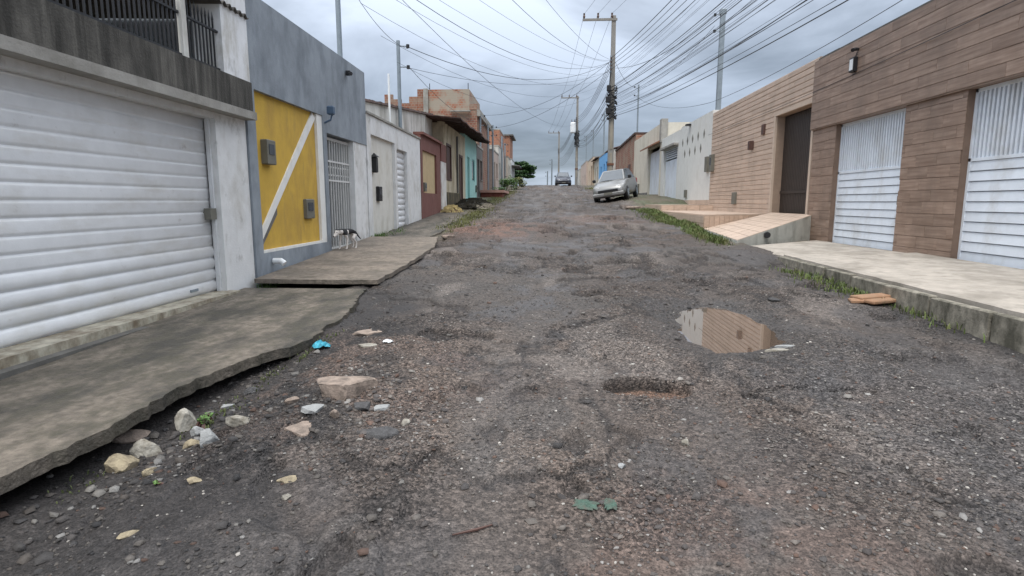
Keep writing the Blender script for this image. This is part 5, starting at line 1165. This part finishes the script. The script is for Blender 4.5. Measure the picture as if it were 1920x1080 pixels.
for r0 in RK: rock(r0[0], r0[1], r0[2], r0[3] + (.12 if r0[2] < -1.9 and r0[3] < 4 else 0), r0[4], r0[5], r0[6], r0[7], r0[8], r0[9], r0[10])
# rubble of orange boards and tiles at the right edge
m_orange = mat('broken_orange_tile', (.36, .20, .115), var=.25, scale=12, stain=(.2, .15, .1), amt=.6, sscale=(6, 6, 6), sth=.52, bump=.4)
for i, (x, y_, a, l, w_) in enumerate([(4.02, 7.1, .1, .30, .11), (3.86, 7.0, -.25, .22, .08), (4.0, 6.93, .35, .26, .07)]):
    z = rz(x, y_); o = MB().bbox(-l, l, -w_, w_, 0, .045, .012).build('broken_tile', m_orange, label=['large orange broken tile on the heap at the right edge', 'smaller orange tile shard on the left of the heap', 'front orange tile shard of the heap at the right edge'][i], cat='tile', group='orange tile shards at the right edge')
    o.location = (x, y_, z + .02 + .03 * (i == 0)); o.rotation_euler = (rnd.uniform(-.1, .1), rnd.uniform(-.1, .1), a)
# crumpled scraps
def scrap(name, label, x, y_, rx, ry, hz, m, seed, cat):
    r = random.Random(seed); n = 9; V = []
    for i in range(n):
        for j in range(n):
            u, v = i / (n - 1) * 2 - 1, j / (n - 1) * 2 - 1; k = 1 - .25 * r.random()
            d = max(0, 1 - (u * u + v * v) * .5)
            V.append((u * rx * k, v * ry * k, hz * (d * (.35 + .65 * r.random()))))
    F = [(i * n + j, (i + 1) * n + j, (i + 1) * n + j + 1, i * n + j + 1) for i in range(n - 1) for j in range(n - 1) if (abs(i - 3.5) + abs(j - 3.5)) < 6.2]
    o = MB().add(V, F).build(name, m, label=label, cat=cat); o.location = (x, y_, rz(x, y_) + .006); o.rotation_euler = (0, 0, r.uniform(0, 3))
    sol = o.modifiers.new('t', 'SOLIDIFY'); sol.thickness = .003; return o
scrap('plastic_bag', 'crumpled turquoise blue plastic scrap by the left pavement', -2.0, 4.9, .085, .065, .07, mat('turquoise_plastic', (.05, .32, .42), rough=.35, var=.25, scale=30, bump=.2), 3, 'plastic')
scrap('cloth_scrap', 'faded green rag trodden into the foreground gravel', .20, 2.585, .065, .05, .012, mat('faded_green_cloth', (.06, .105, .08), var=.4, scale=40, stain=(.10, .085, .07), amt=.8, sscale=(22, 22, 22), sth=.52), 4, 'rag')
scrap('cloth_scrap', 'right end of the faded green rag', .315, 2.60, .055, .035, .012, MATS['faded_green_cloth'], 8, 'rag')
scrap('paper_scrap', 'white paper scrap behind the broken slabs', -1.42, 5.0, .05, .035, .03, m_lampwhite, 6, 'paper')
stp = [(-.40, 2.32), (-.30, 2.375), (-.23, 2.42)]
MB().tube([(x, y_, rz(x, y_) + .008) for x, y_ in stp], [.004, .007, .004], 5).build('twig', m_woodbrown, label='thin brown twig lying in the foreground', cat='twig')

# ------------------------------------------------------------------ gravel (uncountable)
rs = np.random.RandomState(5)
def pebbles(name, label, n, ymax, smin, smax, seed, ypow=1.7, area=None, light=False):
    rs = np.random.RandomState(seed)
    Yp = 1.5 + (ymax - 1.5) * rs.rand(n) ** ypow; Xp = rs.uniform(-2.35, 4.1, n)
    if area: Xp = rs.normal(area[0], area[2], n); Yp = rs.normal(area[1], area[3], n)
    clump = fbm(Xp * 1.2, Yp * 1.2, 3, 200 + seed); keep = (clump > rs.uniform(.25, .62, n)) & (np.abs(Xp - .06 * Yp) < .78 * Yp + .9) & (sd_poly(Xp, Yp, PUD) > .02)
    Xp, Yp = Xp[keep], Yp[keep]; k = len(Xp)
    Zp, Cp, Gp = road(Xp, Yp, True)
    k2 = rs.rand(k) < .5 + .5 * Gp
    Xp, Yp, Zp, Cp = Xp[k2], Yp[k2], Zp[k2], Cp[k2]; k = len(Xp)
    S = smin * (smax / smin) ** (rs.rand(k) ** 2.2)
    base = np.array([(1, 0, 0), (0, 1, 0), (-1, 0, 0), (0, -1, 0), (.55, .55, .6), (-.55, .5, .65), (-.5, -.55, .6), (.5, -.5, .7), (0, 0, -.5)], float)
    fc = np.array([(0, 1, 4, 4), (1, 5, 4, 4), (1, 2, 5, 5), (2, 6, 5, 5), (2, 3, 6, 6), (3, 7, 6, 6), (3, 0, 7, 7), (0, 4, 7, 7), (4, 5, 6, 7)])
    nv = len(base)
    jit = base[None] * rs.uniform(.65, 1.25, (k, nv, 1)) * np.stack([rs.uniform(.7, 1.3, k), rs.uniform(.6, 1.1, k), rs.uniform(.45, .9, k)], -1)[:, None, :]
    a = rs.uniform(0, 6.28, k); ca_, sa_ = np.cos(a)[:, None], np.sin(a)[:, None]
    P = np.stack([jit[..., 0] * ca_ - jit[..., 1] * sa_, jit[..., 0] * sa_ + jit[..., 1] * ca_, jit[..., 2]], -1) * S[:, None, None]
    P += np.stack([Xp, Yp, Zp + S * .12], -1)[:, None, :]
    tri = np.array([(0, 1, 4), (1, 5, 4), (1, 2, 5), (2, 6, 5), (2, 3, 6), (3, 7, 6), (3, 0, 7), (0, 4, 7), (4, 5, 6), (4, 6, 7)])
    I = (tri[None] + (np.arange(k) * nv)[:, None, None]).reshape(-1, 3)
    me = bpy.data.meshes.new(name); me.vertices.add(k * nv); me.vertices.foreach_set('co', P.ravel().astype(np.float32))
    me.loops.add(I.size); me.polygons.add(len(I)); me.loops.foreach_set('vertex_index', I.ravel().astype(np.int32)); me.polygons.foreach_set('loop_start', np.arange(0, I.size, 3, dtype=np.int32)); me.update(calc_edges=True)
    pal = np.array([(.16, .15, .145), (.22, .19, .165), (.30, .27, .24), (.12, .115, .115), (.25, .15, .11), (.50, .47, .43), (.20, .18, .17), (.075, .075, .078), (.62, .6, .57)])
    ch = rs.choice(9, k, p=[.17, .19, .17, .17, .045, .07, .085, .07, .03]); cc = pal[ch] * rs.uniform(.8, 1.2, (k, 1)); cc = (cc * .56 + Cp[:, :3] * .42)
    if light: cc = np.array((.42, .39, .35)) * rs.uniform(.6, 1.3, (k, 1)); Cp = Cp * 0 + 1
    dkf = np.clip(Cp[:, :3].mean(1) / .12, .45, 1)[:, None]; cc = cc * (dkf * .8 + .2)
    at = me.color_attributes.new('Col', 'FLOAT_COLOR', 'POINT'); at.data.foreach_set('color', np.repeat(np.concatenate([cc, np.ones((k, 1))], 1), nv, 0).ravel().astype(np.float32))
    me.materials.append(mat('gravel', (1, 1, 1), var=.15, scale=60, bump=.3, bscale=120, attr='Col', rough=.8))
    o = bpy.data.objects.new(name, me); col.objects.link(o); setp(o, label, 'gravel', kind='stuff')
pebbles('gravel', 'loose gravel scattered over the near street', 84000, 9.5, .0042, .015, 1)
pebbles('rubble', 'coarser loose stones scattered over the street', 5000, 18, .012, .034, 2, 1.3)

pebbles('gravel', 'sparse pale chips dotting the near street', 1500, 10, .006, .014, 9, light=True)
pebbles('rubble', 'crumbled pinkish rubble around the broken slabs', 700, 9, .010, .030, 3, area=(-1.3, 3.7, .45, .5))
pebbles('rubble', 'stony debris in the gutter below the left kerb', 900, 9, .010, .04, 4, area=(-2.3, 3.2, .22, .6))

# ------------------------------------------------------------------ grass and weeds
m_grass = mat('grass_blades', (.095, .135, .035), var=.5, scale=5, stain=(.16, .13, .06), amt=.7, sscale=(4, 4, 4), sth=.54, bump=0, rough=.7)
m_weed = mat('weed_leaves', (.085, .15, .035), var=.45, scale=12, bump=0, rough=.6)
def grass(name, label, pts, m, hmin, hmax, wdt=.006, seed=1):
    r = random.Random(seed); V = []; F = []
    for (x, y_, rx, ry, n) in pts:
        P = [(x + r.gauss(0, rx), y_ + r.gauss(0, ry)) for _ in range(n)]; Z = road(np.array([p[0] for p in P]), np.array([p[1] for p in P]))
        for (a, b_), z in zip(P, Z):
            h_ = r.uniform(hmin, hmax); t_ = r.uniform(0, 6.28); dx, dy_ = math.cos(t_), math.sin(t_); l = r.uniform(.2, .9) * h_
            i = len(V); V += [(a - dy_ * wdt, b_ + dx * wdt, z - .01), (a + dy_ * wdt, b_ - dx * wdt, z - .01), (a + dx * l * .4 + dy_ * wdt * .8, b_ + dy_ * l * .4 - dx * wdt * .8, z + h_ * .7), (a + dx * l * .4 - dy_ * wdt * .8, b_ + dy_ * l * .4 + dx * wdt * .8, z + h_ * .7), (a + dx * l, b_ + dy_ * l, z + h_)]
            F += [(i, i + 1, i + 2, i + 3), (i + 3, i + 2, i + 4)]
    MB().add(V, F).build(name, m, kind='stuff', label=label, cat='grass')
P_ = [(4.05 - .1 * math.sin(k), 14.2 + k * .55, .16, .35, 520) for k in range(18)] + [(3.8, 18 + k * .6, .22, .4, 160) for k in range(10)] + [(4.0, 13.4, .08, .25, 160)]
grass('grass', 'green grass strip below the tan platform', P_, m_grass, .03, .12, .008, 1)
grass('grass', 'grass patch beside the right kerb near the tile heap', [(3.9, 8.4, .16, .35, 260), (4.0, 7.6, .12, .3, 280), (3.8, 9.0, .12, .3, 110), (4.05, 6.5, .06, .4, 120)], m_grass, .03, .09, .007, 2)
grass('grass', 'weeds along the foot of the grey house wall', [(-4.0, 8.3 + k * .3, .05, .15, 60) for k in range(8)] + [(-4.0, 7.95, .06, .05, 90), (-3.95, 13.6, .1, .3, 200), (-3.9, 14.6, .12, .4, 120)], m_weed, .05, .13, .008, 3)
grass('grass', 'weeds growing in the shadow of the left kerb', [(-2.3, 3.55, .05, .08, 70), (-2.25, 3.78, .06, .1, 60), (-2.22, 4.35, .04, .15, 60), (-2.08, 4.75, .03, .08, 40), (-2.02, 5.15, .03, .1, 30), (-2.5, 2.8, .05, .1, 30)], mat('dull_weed', (.10, .12, .045), var=.5, scale=15, bump=0), .008, .03, .006, 4)
grass('grass', 'scrubby weeds on the left verge further up', [(-2.6, 16 + k, .25, .5, 130) for k in range(10)] + [(-2.9, 28 + k * 1.5, .35, .8, 160) for k in range(14)] + [(4.2, 36 + k * 2, .3, 1, 130) for k in range(12)], mat('dry_verge_grass', (.13, .135, .05), var=.45, scale=9, bump=0), .03, .10, .012, 5)
# mossy tufts at the sill of the garage
grass('grass', 'moss and tiny weeds along the garage sill', [(-3.93, 4 + k * .35, .03, .15, 30) for k in range(9)], m_weed, .04, .09, .006, 6)

# leafy plants
def leaf_clumps(r, clumps, n, ls):
    V = []; F = []
    for (cx, cy, cz, rr, rzz) in clumps:
        for _ in range(n):
            while True:
                p = Vector((r.uniform(-1, 1), r.uniform(-1, 1), r.uniform(-1, 1)))
                if p.length < 1 and (p.length > .45 or r.random() < .35): break
            c_ = Vector((cx + p.x * rr, cy + p.y * rr, cz + p.z * rzz))
            a = Vector((r.uniform(-1, 1), r.uniform(-1, 1), r.uniform(-.5, .5))).normalized(); b2 = a.cross(Vector((r.uniform(-.5, .5), r.uniform(-.5, .5), 1))).normalized()
            s_ = ls * r.uniform(.6, 1.3); i = len(V)
            V += [c_ - a * s_, c_ + b2 * s_ * .45, c_ + a * s_, c_ - b2 * s_ * .45]; F.append((i, i + 1, i + 2, i + 3))
    return MB().add(V, F)
def tree(name, label, x, y_, z, hgt, rad, seed, m, cat='tree', layers=4, n=170, ls=.16):
    r = random.Random(seed); t_ = thing(name, label, cat, (x, y_, z))
    tp = [(x + .03 * math.sin(k * 2), y_, z - .3 + (hgt * .8 + .3) * k / 6) for k in range(7)]
    tk = MB().tube(tp, [.12 * hgt / 3 * (1 - .12 * k) for k in range(7)], 8).build('trunk', m_woodbrown, t_)
    cl = []
    for l in range(layers):
        zz = z + hgt * (.38 + .56 * l / max(1, layers - 1)); R_ = rad * (1 - .45 * l / layers)
        for k in range(6 if l < layers - 1 else 3):
            a = k * 6.28 / 6 + r.uniform(-.4, .4); d = R_ * r.uniform(.55, .95) if l < layers - 1 else R_ * .3
            e_ = (x + d * math.cos(a), y_ + d * math.sin(a), zz + r.uniform(-.12, .18) * hgt * .3)
            MB().tube([(x, y_, zz - .12 * hgt), ((x + e_[0]) / 2, (y_ + e_[1]) / 2, zz - .03), e_], [.05, .035, .015], 5).build('limb', m_woodbrown, tk)
            cl.append((e_[0], e_[1], e_[2], rad * r.uniform(.28, .42), hgt * r.uniform(.06, .11)))
    leaf_clumps(r, cl, n, ls).build('crown', m, t_)
m_leaf = mat('dark_leaves', (.06, .125, .04), var=.5, scale=3, bump=0, rough=.55)
m_leaf2 = mat('fresh_leaves', (.085, .16, .04), var=.5, scale=4, bump=0, rough=.55)
tree('tree', 'dark green layered tree at the crest on the left', -3.6, 77, gzf(77), 3.1, 2.3, 4, m_leaf, n=330, ls=.19)
def bush(name, label, x, y_, w_, hgt, seed, m, n=130, ls=.09, k=9):
    r = random.Random(seed); z = rz(x, y_); t_ = thing(name, label, 'bush', (x, y_, z))
    st_ = MB()
    cl = []
    for i in range(k):
        a = r.uniform(0, 6.28); d = w_ * r.uniform(.1, .8); zz = z + hgt * r.uniform(.3, .85)
        cl.append((x + d * math.cos(a), y_ + d * math.sin(a), zz, w_ * r.uniform(.3, .45), hgt * r.uniform(.18, .3)))
        st_.tube([(x + .1 * math.cos(a), y_ + .1 * math.sin(a), z - .05), (x + d * math.cos(a), y_ + d * math.sin(a), zz)], [.02, .008], 4)
    st_.build('stems', m_woodbrown, t_); leaf_clumps(r, cl, n, ls).build('foliage', m, t_)
bush('bush', 'bright green bush on the left verge below the crest', -3.35, 47, 1.0, 1.35, 2, m_leaf2)
bush('bush', 'scrubby yellow-green bush nearer the crest', -2.9, 54, 1.0, 1.1, 3, mat('dry_leaves', (.13, .145, .05), var=.5, scale=4, bump=0))
bush('bush', 'small dark bush by the red brick step', -3.0, 38.5, .7, .6, 5, m_leaf, 80, .07, 6)
bush('weed', 'little green weed tuft among the kerb stones', -2.26, 3.55, .07, .09, 6, m_leaf2, 22, .016, 5)
bush('weed', 'tiny yellow-green weed in the lower left dirt', -2.03, 2.72, .035, .03, 7, m_leaf2, 10, .012, 3)
bush('weed', 'tuft of weeds at the corner of the white column', -3.98, 7.72, .09, .1, 8, m_leaf, 25, .022, 5)

# red brick step, compost heap and yellow rubbish on the left verge
st_ = thing('brick_step', 'low red brick step on the left verge', 'step', (-3.6, 38.5, 1.9))
bx('body', mat('dark_red_brick_side', (.16, .05, .035), var=.3), st_, -2.75, -4.1, 36.2, 41.0, 1.6, 2.12); bx('top', mat('pink_step_top', (.42, .25, .2), var=.15), st_, -2.65, -4.12, 36.1, 41.1, 2.122, 2.28)
def heap(name, label, x, y_, rx, ry, hz, m, seed, cat, n=260, s=.06, mats=None):
    r = random.Random(seed); t_ = thing(name, label, cat, (x, y_, rz(x, y_)))
    V = []; F = []; na, nrr = 22, 8
    for i in range(nrr + 1):
        f = i / nrr
        for k in range(na):
            a = 6.283 * k / na; V.append((x + rx * f * math.cos(a) * r.uniform(.9, 1.1), y_ + ry * f * math.sin(a) * r.uniform(.9, 1.1), rz(x, y_) - .05 + hz * (1 - f * f) * r.uniform(.8, 1.15)))
    for i in range(nrr):
        for k in range(na): F.append((i * na + k, i * na + (k + 1) % na, (i + 1) * na + (k + 1) % na, (i + 1) * na + k))
    MB().add(V, F).build('mound', m, t_)
    leaf = MB()
    for _ in range(n):
        a = r.uniform(0, 6.28); f = r.random() ** .6; zz = rz(x, y_) + hz * (1 - f * f) + r.uniform(-.02, .05); px_, py_ = x + rx * f * math.cos(a), y_ + ry * f * math.sin(a); l = s * r.uniform(.5, 1.4)
        leaf.hexa([(px_ - l, py_ - l * .6, zz - .02), (px_ + l, py_ - l * .5, zz - .02), (px_ + l * .9, py_ + l * .6, zz - .02), (px_ - l, py_ + l * .5, zz - .02), (px_ - l * .7, py_ - l * .4, zz + l * .6), (px_ + l * .6, py_ - l * .4, zz + l * .7), (px_ + l * .6, py_ + l * .4, zz + l * .5), (px_ - l * .7, py_ + l * .4, zz + l * .6)])
    leaf.build('loose_pieces', mats or m, t_, kind='stuff')
heap('dirt_heap', 'dark heap of earth and dead plants before the old house', -3.35, 26.6, .85, 2.6, .34, mat('dark_compost', (.035, .03, .02), var=.5, scale=8, bump=.6), 3, 'heap', 220, .07)
heap('rubbish_heap', 'yellow husks and rubbish piled at the white column foot', -3.75, 22.8, .42, .9, .24, mat('brown_rubbish', (.14, .09, .05), var=.5, scale=9), 5, 'heap', 130, .06, mat('yellow_husks', (.45, .36, .17), var=.5, scale=7))
heap('rubble_heap', 'pale rubble heap along the left road edge', -2.75, 25.8, .5, 1.7, .12, mat('pale_rubble', (.27, .24, .19), var=.5, scale=9, bump=.5), 6, 'heap', 200, .05)
